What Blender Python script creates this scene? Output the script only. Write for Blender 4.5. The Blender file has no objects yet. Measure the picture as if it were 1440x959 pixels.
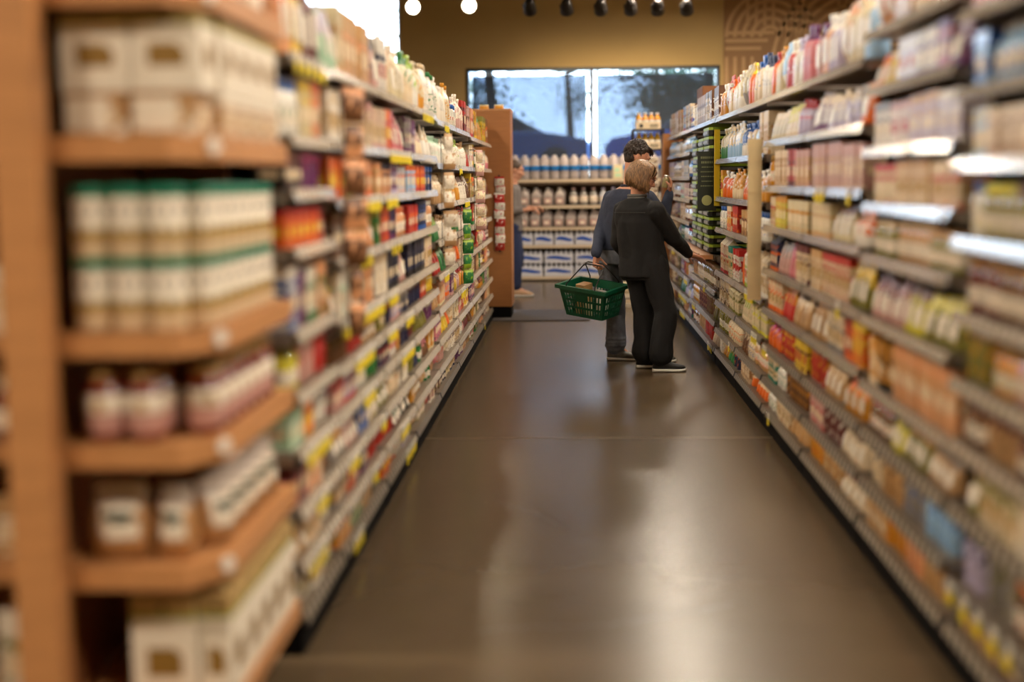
import bpy, math, random
from mathutils import Vector, Matrix, noise
random.seed(7)
R = math.radians
SC = bpy.context.scene
EXPO = 0.0
COL = SC.collection

# ------------------------------------------------------------ camera
YAW, PITCH, ROLL, LENS = 2.46, 6.5, -0.62, 50.0
FPX = LENS / 36 * 1440
CAM_ROT = (Matrix.Rotation(R(YAW), 3, 'Z') @ Matrix.Rotation(R(90 - PITCH), 3, 'X') @ Matrix.Rotation(R(ROLL), 3, 'Z'))
CAM_LOC = Vector((0, 0, 1.5))
cd = bpy.data.cameras.new('camera'); cam = bpy.data.objects.new('camera', cd); COL.objects.link(cam)
cam.location = CAM_LOC; cam.rotation_euler = CAM_ROT.to_euler()
cd.lens = LENS; cd.sensor_width = 36; cd.clip_end = 300; cd.clip_start = .05
cd.dof.use_dof = True; cd.dof.focus_distance = 11.3; cd.dof.aperture_fstop = 0.78
SC.camera = cam

def W(px, py, Y):
    """point of the place seen at a photograph position, at depth Y along the aisle"""
    d = CAM_ROT @ Vector(((px - 720) / FPX, -(py - 479.5) / FPX, -1))
    return CAM_LOC + d * (Y / d.y)

# ------------------------------------------------------------ materials
def lin(c):
    return tuple((x / 12.92 if x <= .04045 else ((x + .055) / 1.055) ** 2.4) for x in [v / 255 for v in c])
_m = {}
def mat(name, col, rough=.5, metal=0, var=.08, scale=12, emit=0, spec=.5, bump=0, bscale=60, trans=0, coat=0, stretch=None):
    if name in _m: return _m[name]
    m = bpy.data.materials.new(name); m.use_nodes = True
    nt = m.node_tree; n = nt.nodes; l = nt.links; b = n['Principled BSDF']
    c = lin(col)
    b.inputs['Roughness'].default_value = rough; b.inputs['Metallic'].default_value = metal
    b.inputs['Specular IOR Level'].default_value = spec
    b.inputs['Base Color'].default_value = (*c, 1)
    if coat: b.inputs['Coat Weight'].default_value = coat; b.inputs['Coat Roughness'].default_value = .08
    if trans: b.inputs['Transmission Weight'].default_value = trans
    if emit:
        b.inputs['Emission Color'].default_value = (*c, 1); b.inputs['Emission Strength'].default_value = emit
    tc = n.new('ShaderNodeTexCoord'); src = tc.outputs['Object']
    if stretch:
        mp = n.new('ShaderNodeMapping'); mp.inputs['Scale'].default_value = stretch
        l.new(src, mp.inputs['Vector']); src = mp.outputs['Vector']
    if var and not emit:
        no = n.new('ShaderNodeTexNoise'); no.inputs['Scale'].default_value = scale; no.inputs['Detail'].default_value = 3
        l.new(src, no.inputs['Vector'])
        mx = n.new('ShaderNodeMix'); mx.data_type = 'RGBA'
        mx.inputs['A'].default_value = (*[max(0, x * (1 - 2.2 * var)) for x in c], 1)
        mx.inputs['B'].default_value = (*[min(1, x * (1 + 2.2 * var)) for x in c], 1)
        l.new(no.outputs['Fac'], mx.inputs['Factor']); l.new(mx.outputs['Result'], b.inputs['Base Color'])
    if bump:
        nb = n.new('ShaderNodeTexNoise'); nb.inputs['Scale'].default_value = bscale; nb.inputs['Detail'].default_value = 4
        l.new(src, nb.inputs['Vector'])
        bp = n.new('ShaderNodeBump'); bp.inputs['Strength'].default_value = bump; bp.inputs['Distance'].default_value = .01
        l.new(nb.outputs['Fac'], bp.inputs['Height']); l.new(bp.outputs['Normal'], b.inputs['Normal'])
    _m[name] = m
    return m

PAL = dict(cream=(226,205,170), white=(232,226,214), ivory=(214,200,160), tan=(196,152,98), peach=(224,160,112), pink=(206,120,128), rose=(196,150,140),
    red=(186,42,34), orange=(226,104,28), amber=(206,140,34), yellow=(226,190,50), lemon=(214,204,60), lime=(146,176,46), green=(40,116,58), olive=(122,116,44),
    teal=(14,122,100), blue=(40,92,170), sky=(150,190,226), navy=(32,40,74), purple=(104,48,98), lavender=(186,176,204), maroon=(98,32,32), brown=(106,68,38),
    black=(26,22,22), grey=(140,134,128), silver=(190,190,196), gold=(176,136,60), kraft=(182,142,96), magenta=(176,50,110), mint=(170,208,176), steel=(74,98,140), magnolia=(232,222,204))
def plain(c, rough=.45): return mat('packaging_' + c, PAL[c], rough, var=.04)
def printed(a, b, scale=26, th=.56):
    key = 'print_%s_%s_%d' % (a, b, scale)
    if key in _m: return _m[key]
    m = bpy.data.materials.new(key); m.use_nodes = True
    nt = m.node_tree; n = nt.nodes; l = nt.links; bs = n['Principled BSDF']
    bs.inputs['Roughness'].default_value = .42
    tc = n.new('ShaderNodeTexCoord'); oi = n.new('ShaderNodeObjectInfo')
    no = n.new('ShaderNodeTexNoise'); no.inputs['Scale'].default_value = scale; no.inputs['Detail'].default_value = 2
    l.new(tc.outputs['Object'], no.inputs['Vector'])
    cr = n.new('ShaderNodeValToRGB'); cr.color_ramp.interpolation = 'CONSTANT'
    e = cr.color_ramp.elements
    e[0].color = (*lin(PAL[a]), 1); e[0].position = 0
    e[1].color = (*lin(PAL[b]), 1); e[1].position = th
    e2 = cr.color_ramp.elements.new(.36); ca = lin(PAL[a]); e2.color = (ca[0]*.8, ca[1]*.76, ca[2]*.7, 1)
    e3 = cr.color_ramp.elements.new(.44); e3.color = (*ca, 1)
    l.new(no.outputs['Fac'], cr.inputs['Fac'])
    mr = n.new('ShaderNodeMapRange'); mr.inputs['To Min'].default_value = .82; mr.inputs['To Max'].default_value = 1.08
    l.new(oi.outputs['Random'], mr.inputs['Value'])
    mu = n.new('ShaderNodeVectorMath'); mu.operation = 'SCALE'
    l.new(cr.outputs['Color'], mu.inputs[0]); l.new(mr.outputs['Result'], mu.inputs['Scale'])
    l.new(mu.outputs['Vector'], bs.inputs['Base Color'])
    _m[key] = m
    return m

# ------------------------------------------------------------ mesh helpers
class MB:
    def __init__(s): s.v = []; s.f = []; s.m = []; s.sm = []
    def add(s, vs, fs, mi=0, smooth=False):
        o = len(s.v); s.v += [tuple(p) for p in vs]
        for i, f in enumerate(fs):
            s.f.append([o + k for k in f]); s.m.append(mi if isinstance(mi, int) else mi[i]); s.sm.append(smooth)
    def box(s, x0, x1, y0, y1, z0, z1, mi=0):
        vs = [(x, y, z) for z in (z0, z1) for y in (y0, y1) for x in (x0, x1)]
        s.add(vs, [(0,2,3,1),(4,5,7,6),(0,1,5,4),(2,6,7,3),(0,4,6,2),(1,3,7,5)], mi)
    def obox(s, c, ax, ay, az, mi=0):
        c = Vector(c); vs = [c + i*ax + j*ay + k*az for k in (-1,1) for j in (-1,1) for i in (-1,1)]
        s.add(vs, [(0,2,3,1),(4,5,7,6),(0,1,5,4),(2,6,7,3),(0,4,6,2),(1,3,7,5)], mi)
    def prism(s, pts, z0, z1, mi=0):
        n = len(pts); vs = [(x, y, z0) for x, y in pts] + [(x, y, z1) for x, y in pts]
        s.add(vs, [tuple(range(n))[::-1], tuple(range(n, 2*n))] + [(i, (i+1) % n, n+(i+1) % n, n+i) for i in range(n)], mi)
    def loft(s, rings, mats=0, smooth=True, caps=True):
        n = len(rings[0]); vs = [p for r in rings for p in r]; fs = []; ms = []
        for j in range(len(rings) - 1):
            mi = mats if isinstance(mats, int) else mats[j]
            for i in range(n):
                fs.append((j*n+i, j*n+(i+1) % n, (j+1)*n+(i+1) % n, (j+1)*n+i)); ms.append(mi)
        s.add(vs, fs, ms, smooth)
        if caps:
            o = len(s.v) - len(vs)
            s.f.append([o+i for i in range(n)][::-1]); s.m.append(ms[0]); s.sm.append(False)
            s.f.append([o+(len(rings)-1)*n+i for i in range(n)]); s.m.append(ms[-1]); s.sm.append(False)
    def capsule(s, a, b, ra, rb, n=12, mi=0, flat=None):
        a = Vector(a); b = Vector(b); d = (b - a); L = d.length or 1e-4; d.normalize()
        u = d.orthogonal().normalized(); w = d.cross(u)
        if flat is not None:
            fd, k = flat; fd = (Vector(fd) - d * Vector(fd).dot(d)).normalized(); u = fd; w = d.cross(u)
        else: k = 1
        rings = []
        for t in (-85, -60, -30, 0): rings.append((a + d*ra*math.sin(R(t)), ra*math.cos(R(t))))
        for t in (0, 30, 60, 85): rings.append((b + d*rb*math.sin(R(t)), rb*math.cos(R(t))))
        s.loft([[c + (u*k*math.cos(2*math.pi*i/n) + w*math.sin(2*math.pi*i/n))*r for i in range(n)] for c, r in rings], mi)
    def ell(s, c, axes, n=16, m=10, mi=0):
        c = Vector(c); X, Y, Z = axes
        rings = []
        for j in range(m + 1):
            t = -math.pi/2 + math.pi*(j + .02)/(m + .04) if 0 < j < m else (-math.pi/2*.985 if j == 0 else math.pi/2*.985)
            rings.append([c + X*math.cos(t)*math.cos(2*math.pi*i/n) + Y*math.cos(t)*math.sin(2*math.pi*i/n) + Z*math.sin(t) for i in range(n)])
        s.loft(rings, mi)
    def tube(s, pts, r, n=8, mi=0):
        pts = [Vector(p) for p in pts]; rings = []; u = None
        for i, p in enumerate(pts):
            d = (pts[min(i+1, len(pts)-1)] - pts[max(i-1, 0)]).normalized()
            if u is None: u = d.orthogonal().normalized()
            u = (u - d*u.dot(d)).normalized(); w = d.cross(u)
            rr = r if not isinstance(r, (list, tuple)) else r[i]
            rings.append([p + (u*math.cos(2*math.pi*k/n) + w*math.sin(2*math.pi*k/n))*rr for k in range(n)])
        s.loft(rings, mi)
    def mesh(s, name, mats):
        me = bpy.data.meshes.new(name); me.from_pydata(s.v, [], s.f)
        for m in mats: me.materials.append(m)
        me.polygons.foreach_set('material_index', s.m); me.polygons.foreach_set('use_smooth', s.sm)
        me.update(); return me
    def build(s, name, mats, parent=None):
        if not isinstance(mats, (list, tuple)): mats = [mats]
        return link(name, s.mesh(name, mats), parent)

def link(name, data, parent=None, loc=None, rz=0):
    o = bpy.data.objects.new(name, data); COL.objects.link(o)
    if parent: o.parent = parent
    if loc is not None: o.location = loc
    if rz: o.rotation_euler = (0, 0, rz)
    return o
def tag(o, label=None, cat=None, group=None, kind=None):
    if label:
        if not 4 <= len(label.split()) <= 16: print('BADLABEL', len(label.split()), label)
        o['label'] = label
    if cat: o['category'] = cat
    if group: o['group'] = group
    if kind: o['kind'] = kind
    return o
def empty(name, loc, rz=0, **k):
    o = link(name, None, None, loc, rz); o.empty_display_size = .1
    return tag(o, **k)
def baked(name, mb, mats, voxel, smooth=2, parent=None, disp=None, noisefn=None):
    """one continuous skin over the shapes collected in mb"""
    tmp = link('tmp', mb.mesh('tmp', [mats] if not isinstance(mats, (list, tuple)) else mats))
    r = tmp.modifiers.new('r', 'REMESH'); r.mode = 'VOXEL'; r.voxel_size = voxel; r.use_smooth_shade = True
    if smooth:
        q = tmp.modifiers.new('s', 'SMOOTH'); q.iterations = smooth; q.factor = .5
    dg = bpy.context.evaluated_depsgraph_get()
    me = bpy.data.meshes.new_from_object(tmp.evaluated_get(dg))
    bpy.data.objects.remove(tmp)
    if noisefn:
        ns = [v.normal.copy() for v in me.vertices]
        for v, nn in zip(me.vertices, ns):
            v.co = v.co + nn * noisefn(v.co)
        me.update()
    me.name = name
    for p in me.polygons: p.use_smooth = True
    return link(name, me, parent)

# ------------------------------------------------------------ product prototypes (front towards local -Y, base at z=0)
def r_round(r, z, n=14, cy=0): return [(r*math.cos(2*math.pi*i/n), cy + r*math.sin(2*math.pi*i/n), z) for i in range(n)]
def r_rect(w, d, z, c=.004):
    w /= 2
    return [(-w+c,0,z),(w-c,0,z),(w,c,z),(w,d-c,z),(w-c,d,z),(-w+c,d,z),(-w,d-c,z),(-w,c,z)]
def r_lens(w, t, z, cy, n=14, jit=0):
    out = []
    for i in range(n):
        a = 2*math.pi*i/n; c, s = math.cos(a), math.sin(a)
        x = w/2*math.copysign(abs(c)**.7, c); y = t/2*math.copysign(abs(s)**.9, s)
        out.append((x + random.uniform(-jit, jit)*.5, cy + y + random.uniform(-jit, jit), z))
    return out
PROTO = {}
def proto(kind, a, b, w, d, h, parts, style=0):
    key = (kind, a, b, round(w, 3), round(d, 3), round(h, 3), parts, style)
    if key in PROTO: return PROTO[key]
    st = random.getstate(); random.seed(hash(str(key)) if False else sum(ord(ch)*(i+3) for i, ch in enumerate(str(key))))
    P = printed(a, b); A = plain(a); B = plain(b); out = []
    mb = MB(); nm = kind
    if kind in ('box', 'packet', 'carton', 'case'):
        if kind == 'carton':
            hb = h*.8
            mb.loft([r_rect(w, d, 0), r_rect(w, d, hb*.12), r_rect(w, d, hb*.62), r_rect(w, d, hb)], [1, 0, 0], False)
            g = [(-w/2, 0, hb), (w/2, 0, hb), (w/2, d, hb), (-w/2, d, hb), (-w/2*.97, d*.45, h*.95), (w/2*.97, d*.45, h*.95), (w/2*.97, d*.55, h*.95), (-w/2*.97, d*.55, h*.95),
                 (-w/2*.97, d*.47, h), (w/2*.97, d*.47, h), (w/2*.97, d*.53, h), (-w/2*.97, d*.53, h)]
            mb.add(g, [(0,1,5,4),(1,2,6,5),(2,3,7,6),(3,0,4,7),(4,5,9,8),(5,6,10,9),(6,7,11,10),(7,4,8,11),(8,9,10,11)], 2)
            hh = hb
        else:
            t = (.74, .8, .16)[style % 3]
            if style % 3 == 2: mb.loft([r_rect(w, d, 0), r_rect(w, d, h*t), r_rect(w, d, h)], [1, 0], False)
            else: mb.loft([r_rect(w, d, 0), r_rect(w, d, h*t), r_rect(w, d, h)], [0, 1 if style % 3 else 2], False)
            # flap seam on the lid
            mb.box(-w*.48, w*.48, d*.49, d*.51, h, h+.0008, 1)
            hh = h
        e = .0007
        ww = w*random.uniform(.5, .75)
        mb.box(-ww/2, ww/2, -e, .001, hh*.30, hh*.55, 3)
        mb.box(-w*.34, w*.30, -e, .001, hh*.60, hh*.68, 1)
        mb.box(-w*.30, w*.22, -e, .001, hh*.10, hh*.13, 1)
        for sx in (-1, 1):
            x = sx*w/2
            mb.box(min(x, x+sx*e), max(x, x+sx*e), d*.2, d*.8, hh*.32, hh*.52, 3)
            mb.box(min(x, x+sx*e), max(x, x+sx*e), d*.15, d*.85, hh*.60, hh*.66, 1)
        third = plain({'cream':'gold','white':'red','tan':'cream','yellow':'red','orange':'yellow'}.get(a, 'cream'))
        out.append((nm, mb.mesh(nm, [P, B, A, third]), None))
    elif kind in ('pouch', 'bag', 'sack'):
        n = 16; cy = d/2; rr = []
        if kind == 'pouch': prof = [(0,.92,.9),(.03,.96,1),(.2,1,.95),(.5,.99,.72),(.75,.97,.42),(.88,.96,.14),(.93,.97,.05),(1,.97,.04)]
        elif kind == 'bag': prof = [(0,.96,.05),(.05,.97,.1),(.14,.94,.55),(.35,.97,1),(.6,.97,.98),(.8,.94,.6),(.91,.97,.12),(.96,.99,.05),(1,.98,.06)]
        else: prof = [(0,.86,.9),(.05,.95,1),(.35,1,1),(.62,.98,.9),(.74,.86,.6),(.80,.55,.3),(.84,.42,.22),(.92,.62,.3),(1,.75,.34)]
        j = .0035 if kind != 'pouch' else .0018
        for z, kw, kt in prof: rr.append(r_lens(w*kw, d*kt, h*z, cy, n, j if 0 < z < 1 else .001))
        ms = [2 if z[0] < .1 else (1 if z[0] > .72 else 0) for z in prof[:-1]]
        if style % 2: ms = [1 if z[0] < .25 else 0 for z in prof[:-1]]
        mb.loft(rr, ms, True)
        out.append((nm, mb.mesh(nm, [P, B, A]), None))
        if parts:
            lb = MB(); # front label follows the bulge
            zs = [.22, .36, .5, .62]; g = []
            def th(z):
                for (z0, _, t0), (z1, _, t1) in zip(prof, prof[1:]):
                    if z0 <= z <= z1: return t0 + (t1-t0)*(z-z0)/(z1-z0)
            for z in zs:
                for x in (-.3, -.15, 0, .15, .3):
                    sy = (1 - abs(x*2)**(2/.7))**(.9/2) if abs(x) < .5 else 0
                    g.append((x*w, cy - d/2*th(z)*sy - .004, h*z))
            lb.add(g, [(r*5+c, r*5+c+1, (r+1)*5+c+1, (r+1)*5+c) for r in range(3) for c in range(4)], 0, True)
            out.append(('label', lb.mesh('label', [plain('magnolia' if a != 'white' else b)]), 0))
    else:
        n = 18; r = w/2; c = r
        lid = MB(); ms = None
        if kind == 'jar':
            pr = [(0,.86),(.02,.97),(.08,1),(.18,1),(.20,1.012),(.47,1.012),(.49,1),(.70,.99),(.77,.86),(.81,.78)]
            ms = [0,0,0,2,1,2,0,0,0]; lz = (.81, 1, .84)
            mats = [mat('jar_glass_'+a, PAL[a], .12, var=.15, coat=1), printed('magnolia', b), plain('magnolia')]
            lm = plain({'amber':'gold','red':'gold','green':'gold','white':'blue'}.get(a, b), .3)
        elif kind == 'bottle':
            pr = [(0,.85),(.02,.98),(.1,1),(.2,1),(.22,1.02),(.52,1.02),(.54,1),(.62,.97),(.72,.74),(.8,.42),(.9,.36),(.91,.36)]
            ms = [0,0,0,2,1,2,0,0,0,0,0]; lz = (.9, 1, .42)
            mats = [mat('bottle_'+a, PAL[a], .12, var=.12, coat=1), printed('magnolia' if a not in ('white','cream') else a, b), plain(b)]
            lm = plain('white' if a in ('blue', 'sky', 'green') else b, .3)
        elif kind == 'can':
            pr = [(0,.95),(.015,1.01),(.03,.97),(.05,.985),(.93,.985),(.96,.97),(.98,1.01),(1,.99)]
            ms = [2,2,0,1,2,2,2]; ms = [2,2,2,0,2,2,2]; lz = None
            mats = [P, B, mat('tin_metal', (180,176,170), .3, 1, var=.03)]
        elif kind == 'canister':
            pr = [(0,.98),(.01,1),(.14,1),(.15,1.005),(.3,1.005),(.31,1),(.88,1),(.9,.985)]
            ms = [2,2,1,1,1,0,0]; lz = (.895, 1, 1.04)
            mats = [P, B, A]; lm = plain(b, .3)
        else: # tub
            pr = [(0,.8),(.03,.84),(.2,.88),(.75,.98),(.82,.99)]
            ms = [2,2,0,2]; lz = (.81, 1, 1.07); mats = [P, B, A]; lm = plain(b, .35)
        mb.loft([r_round(r*k, h*z, n, c) for z, k in pr], ms, True)
        if lz and not parts:
            mats = mats + [lm]
            mb.loft([r_round(r*lz[2], h*lz[0], n, c), r_round(r*lz[2], h*(lz[1]-.01), n, c), r_round(r*lz[2]*.94, h*lz[1], n, c)], len(mats)-1, True)
        out.append((nm, mb.mesh(nm, mats), None))
        if lz and parts:
            lid.loft([r_round(r*lz[2], h*lz[0], n, c), r_round(r*lz[2]*1.02, h*(lz[0]+.02), n, c), r_round(r*lz[2], h*(lz[1]-.012), n, c), r_round(r*lz[2]*.93, h*lz[1], n, c)], 0, True)
            out.append(('lid' if kind != 'bottle' else 'cap', lid.mesh('lid', [lm]), 0))
    random.setstate(st)
    PROTO[key] = out
    return out
CNT = {}
NAMES = dict(box='food_box', packet='food_packet', carton='food_carton', case='cardboard_case', pouch='food_pouch', bag='snack_bag', sack='tied_bag', jar='glass_jar', bottle='bottle', can='tin_can', canister='canister', tub='plastic_tub')
def put(kind, a, b, dims, loc, rz, label, group=None, parts=False, style=0, name=None, tilt=None):
    pr = proto(kind, a, b, *dims, parts, style)
    objs = []
    for nm, me, par in pr:
        if par is None:
            nn = name or (NAMES[kind] if kind != 'box' else 'cereal_box' if dims[2] > .185 else 'cracker_box' if dims[0] > .118 else 'snack_box')
            o = link(nn, me, None, loc, rz); CNT[nn] = CNT.get(nn, 0) + 1
            if tilt: o.rotation_euler = (tilt[0], tilt[1], rz)
            tag(o, label, {'box':'box','packet':'packet','carton':'carton','case':'box','pouch':'pouch','bag':'bag','sack':'bag','jar':'jar','bottle':'bottle','can':'can','canister':'canister','tub':'tub'}[kind], group)
        else: o = link(nm, me, objs[par])
        objs.append(o)
    return objs[0]

# ------------------------------------------------------------ room
LX, RX = -0.857, 1.144            # kick line of the left and right shelving
BY = 22.3                          # back wall
wood = mat('honey_wood', (192,136,86), .42, var=.10, scale=5, stretch=(1,1,9), bump=.03)
wood_in = mat('dark_shelf_wood', (128,78,44), .6, var=.12, scale=6, stretch=(1,6,1))
wood_end = mat('end_panel_wood', (158,102,52), .5, var=.08, scale=5, stretch=(1,1,8))
wallm = mat('ochre_wall_paint', (188,160,106), .85, var=.03, scale=2, bump=.03, bscale=180)
blackm = mat('black_plastic', (14,12,14), .45, var=.05)
darkmetal = mat('dark_metal', (58,54,52), .45, .6, var=.05)
greymetal = mat('grey_steel', (150,142,134), .38, .7, var=.04)
whitem = mat('white_paint', (225,222,214), .5, var=.02)

def floor_mat():
    m = bpy.data.materials.new('polished_concrete'); m.use_nodes = True
    nt = m.node_tree; n = nt.nodes; l = nt.links; b = n['Principled BSDF']
    tc = n.new('ShaderNodeTexCoord')
    n1 = n.new('ShaderNodeTexNoise'); n1.inputs['Scale'].default_value = .9; n1.inputs['Detail'].default_value = 6; n1.inputs['Roughness'].default_value = .6
    n2 = n.new('ShaderNodeTexNoise'); n2.inputs['Scale'].default_value = 140; n2.inputs['Detail'].default_value = 3
    l.new(tc.outputs['Object'], n1.inputs['Vector']); l.new(tc.outputs['Object'], n2.inputs['Vector'])
    mx = n.new('ShaderNodeMix'); mx.data_type = 'RGBA'
    mx.inputs['A'].default_value = (*lin((84,69,50)), 1); mx.inputs['B'].default_value = (*lin((112,94,71)), 1)
    l.new(n1.outputs['Fac'], mx.inputs['Factor'])
    m2 = n.new('ShaderNodeMix'); m2.data_type = 'RGBA'; m2.blend_type = 'MULTIPLY'; m2.inputs['Factor'].default_value = .35
    l.new(mx.outputs['Result'], m2.inputs['A']); l.new(n2.outputs['Color'], m2.inputs['B'])
    l.new(m2.outputs['Result'], b.inputs['Base Color'])
    rr = n.new('ShaderNodeMapRange'); rr.inputs['To Min'].default_value = .235; rr.inputs['To Max'].default_value = .285
    l.new(n1.outputs['Fac'], rr.inputs['Value']); l.new(rr.outputs['Result'], b.inputs['Roughness'])
    b.inputs['Specular IOR Level'].default_value = .27
    n3 = n.new('ShaderNodeTexNoise'); n3.inputs['Scale'].default_value = 5; n3.inputs['Detail'].default_value = 2
    l.new(tc.outputs['Object'], n3.inputs['Vector'])
    bp = n.new('ShaderNodeBump'); bp.inputs['Strength'].default_value = .12; bp.inputs['Distance'].default_value = .01
    l.new(n3.outputs['Fac'], bp.inputs['Height']); l.new(bp.outputs['Normal'], b.inputs['Normal'])
    return m
def struct(name, mb, m, **k): return tag(mb.build(name, m), kind='structure', **k)

XA, XB, YA, CZ = -9.0, 8.5, -4.0, 5.0
b = MB(); b.box(XA-.2, XB+.2, YA-.2, BY+.2, -.1, 0); struct('floor', b, floor_mat())
b = MB(); b.box(XA, XB, YA, BY, CZ, CZ+.1); struct('ceiling', b, mat('ceiling_paint', (120,108,90), .9, var=.02))
b = MB(); b.box(XA-.2, XA, YA, BY, 0, CZ); struct('wall_left', b, wallm)
b = MB(); b.box(XB, XB+.2, YA, BY, 0, CZ); struct('wall_right', b, wallm)
b = MB(); b.box(XA-.2, XB+.2, YA-.2, YA, 0, CZ); struct('wall_rear', b, wallm)
# back wall with two openings
wl, wr = W(656, 150, BY).x, W(1012, 150, BY).x
wt = W(832, 94, BY).z; wb = 1.0
vl, vr, vb, vt = -8.4, W(563, 40, BY).x, 1.1, 4.75
b = MB(); T = .22
b.box(XA, vl, BY, BY+T, 0, CZ); b.box(vl, vr, BY, BY+T, 0, vb); b.box(vl, vr, BY, BY+T, vt, CZ)
b.box(vr, wl, BY, BY+T, 0, CZ); b.box(wl, wr, BY, BY+T, 0, wb); b.box(wl, wr, BY, BY+T, wt, CZ); b.box(wr, XB+.2, BY, BY+T, 0, CZ)
struct('wall_back', b, wallm)

def glass_mat():
    m = bpy.data.materials.new('window_glass'); m.use_nodes = True
    nt = m.node_tree; n = nt.nodes; l = nt.links; n.remove(n['Principled BSDF'])
    t = n.new('ShaderNodeBsdfTransparent'); t.inputs['Color'].default_value = (.93,.97,.97,1)
    g = n.new('ShaderNodeBsdfGlossy'); g.inputs['Roughness'].default_value = .02
    lw = n.new('ShaderNodeFresnel'); lw.inputs['IOR'].default_value = 1.45; mx = n.new('ShaderNodeMixShader')
    l.new(lw.outputs['Fac'], mx.inputs['Fac']); l.new(t.outputs[0], mx.inputs[1]); l.new(g.outputs[0], mx.inputs[2])
    l.new(mx.outputs[0], n['Material Output'].inputs['Surface']); return m
GL = glass_mat()
def shade_mat():
    m = bpy.data.materials.new('dark_mesh_shade_fabric'); m.use_nodes = True
    nt = m.node_tree; n = nt.nodes; l = nt.links; b = n['Principled BSDF']
    b.inputs['Base Color'].default_value = (.03,.035,.05,1); b.inputs['Roughness'].default_value = .8
    t = n.new('ShaderNodeBsdfTransparent'); t.inputs['Color'].default_value = (.78,.88,1,1)
    mx = n.new('ShaderNodeMixShader'); mx.inputs['Fac'].default_value = .66
    l.new(t.outputs[0], mx.inputs[1]); l.new(b.outputs[0], mx.inputs[2])
    l.new(mx.outputs[0], n['Material Output'].inputs['Surface']); return m
SH = shade_mat()
framem = mat('dark_window_frame', (26,22,26), .4, var=.04)
# window 1: two panes, dark frame, a mesh shade pulled down over each
mid = W(832, 150, BY).x
w1 = MB(); fw = .045
w1.box(wl, wr, BY-.02, BY+.12, wt-fw, wt); w1.box(wl, wr, BY-.02, BY+.12, wb, wb+fw)
for x in (wl, wr-fw): w1.box(x, x+fw, BY-.02, BY+.12, wb+fw, wt-fw)
w1.box(mid-.028, mid+.028, BY-.02, BY+.12, wb+fw, wt-fw)
o1 = struct('window_1', w1, framem)
for (a, c) in ((wl+fw, mid-.028), (mid+.028, wr-fw)):
    p = MB(); p.box(a, c, BY+.06, BY+.066, wb+fw, wt-fw); p.build('pane', GL, o1)
    s = MB(); s.box(a+.05, c-.05, BY+.03, BY+.032, wb+fw, wt-fw-.075); so = s.build('roller_shade', SH, o1)
    s = MB(); s.tube([(a+.05, BY+.031, wb+fw+.02), (c-.05, BY+.031, wb+fw+.02)], .012); s.build('bottom_bar', darkmetal, so)
# window 2: tall bare window to the left
w2 = MB()
w2.box(vl, vr, BY-.02, BY+.12, vt-.06, vt); w2.box(vl, vr, BY-.02, BY+.12, vb, vb+.06)
for x in (vl, vl+(vr-vl)*.33, vl+(vr-vl)*.66): w2.box(x, x+.05, BY-.02, BY+.12, vb+.06, vt-.06)
w2.box(vr-.03, vr, BY-.02, BY+.12, vb+.06, vt-.06)
o2 = struct('window_2', w2, whitem)
p = MB(); p.box(vl+.05, vr-.03, BY+.06, BY+.066, vb+.06, vt-.06); p.build('pane', GL, o2)

# floor joints and cracks (thin filled lines)
crackm = mat('crack_filler', (70,54,40), .6, var=.1)
def crack(k, pts, w, name, m=crackm):
    g = []; q = MB()
    for i, p in enumerate(pts):
        d = (pts[min(i+1, len(pts)-1)] - pts[max(i-1, 0)]).normalized(); s = Vector((-d.y, d.x, 0))*w/2
        g += [p + s + Vector((0,0,.0012)), p - s + Vector((0,0,.0012))]
    q.add(g, [(2*i, 2*i+1, 2*i+3, 2*i+2) for i in range(len(pts)-1)])
    tag(q.build(name, m), kind='structure')
def fl(px, py):
    d = W(px, py, 1) - CAM_LOC; return CAM_LOC + d * (-1.5/d.z)
jm = mat('pale_joint', (134,114,88), .4, var=.05)
crack(0, [Vector((x, fl(880,616).y, 0)) for x in (-8, 8)], .012, 'trim_1', jm)
def wob(pts, n=12, a=.012):
    out = []
    for p, q in zip(pts, pts[1:]):
        for i in range(n): out.append(p.lerp(q, i/n) + Vector((random.uniform(-a, a), random.uniform(-a, a), 0)))
    return out + [pts[-1]]
crack(0, wob([fl(668,888), fl(740,882), fl(850,880), fl(925,868), fl(985,858), fl(1030,850)]), .004, 'trim_2')
crack(0, wob([fl(700,705), fl(755,722), fl(790,742), fl(840,760), fl(880,770)]), .004, 'trim_3')

# mural on the right part of the back wall: brown board with tan arcs and stripes
mx0, mx1, mz0, mz1, my = W(1018,60,BY-.05).x, 6.2, 1.9, CZ-.01, BY-.03
b = MB(); b.box(mx0, mx1, my, BY-.002, mz0, mz1)
mural = b.build('mural_board', mat('mural_brown', (150,114,76), .7, var=.05, scale=2))
tag(mural, 'brown mural board with tan arcs and stripes, high on the back wall at right', 'mural')
b = MB()
def arc(cx, cz, r, a0, a1, w=.055, n=20):
    g = []
    for i in range(n+1):
        a = R(a0 + (a1-a0)*i/n)
        for rr in (r, r+w): g.append((cx+rr*math.cos(a), my-.004, cz+rr*math.sin(a)))
    ok = [(2*i, 2*i+1, 2*i+3, 2*i+2) for i in range(n) if all(mx0 < g[2*i+k][0] < mx1 and mz0 < g[2*i+k][2] < mz1 for k in range(4))]
    if ok: b.add(g, ok)
s_ = 1/2000*BY
def mp(px, py): p = W(px, py, my); return p.x, p.z
x0, z0 = mp(1083, 42)
for k in range(5): arc(x0, z0-.1, .12+.13*k, 0, 180)
x1, z1 = mp(1215, 95)
for k in range(9): arc(x1, z1, .25+.14*k, 60, 175)
for k in range(3):
    xx, zz = mp(1018, 46+11*k); b.box(mx0+.02, mx0+.02+.75-.1*k, my-.005, my-.002, zz-.03, zz+.02)
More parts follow.
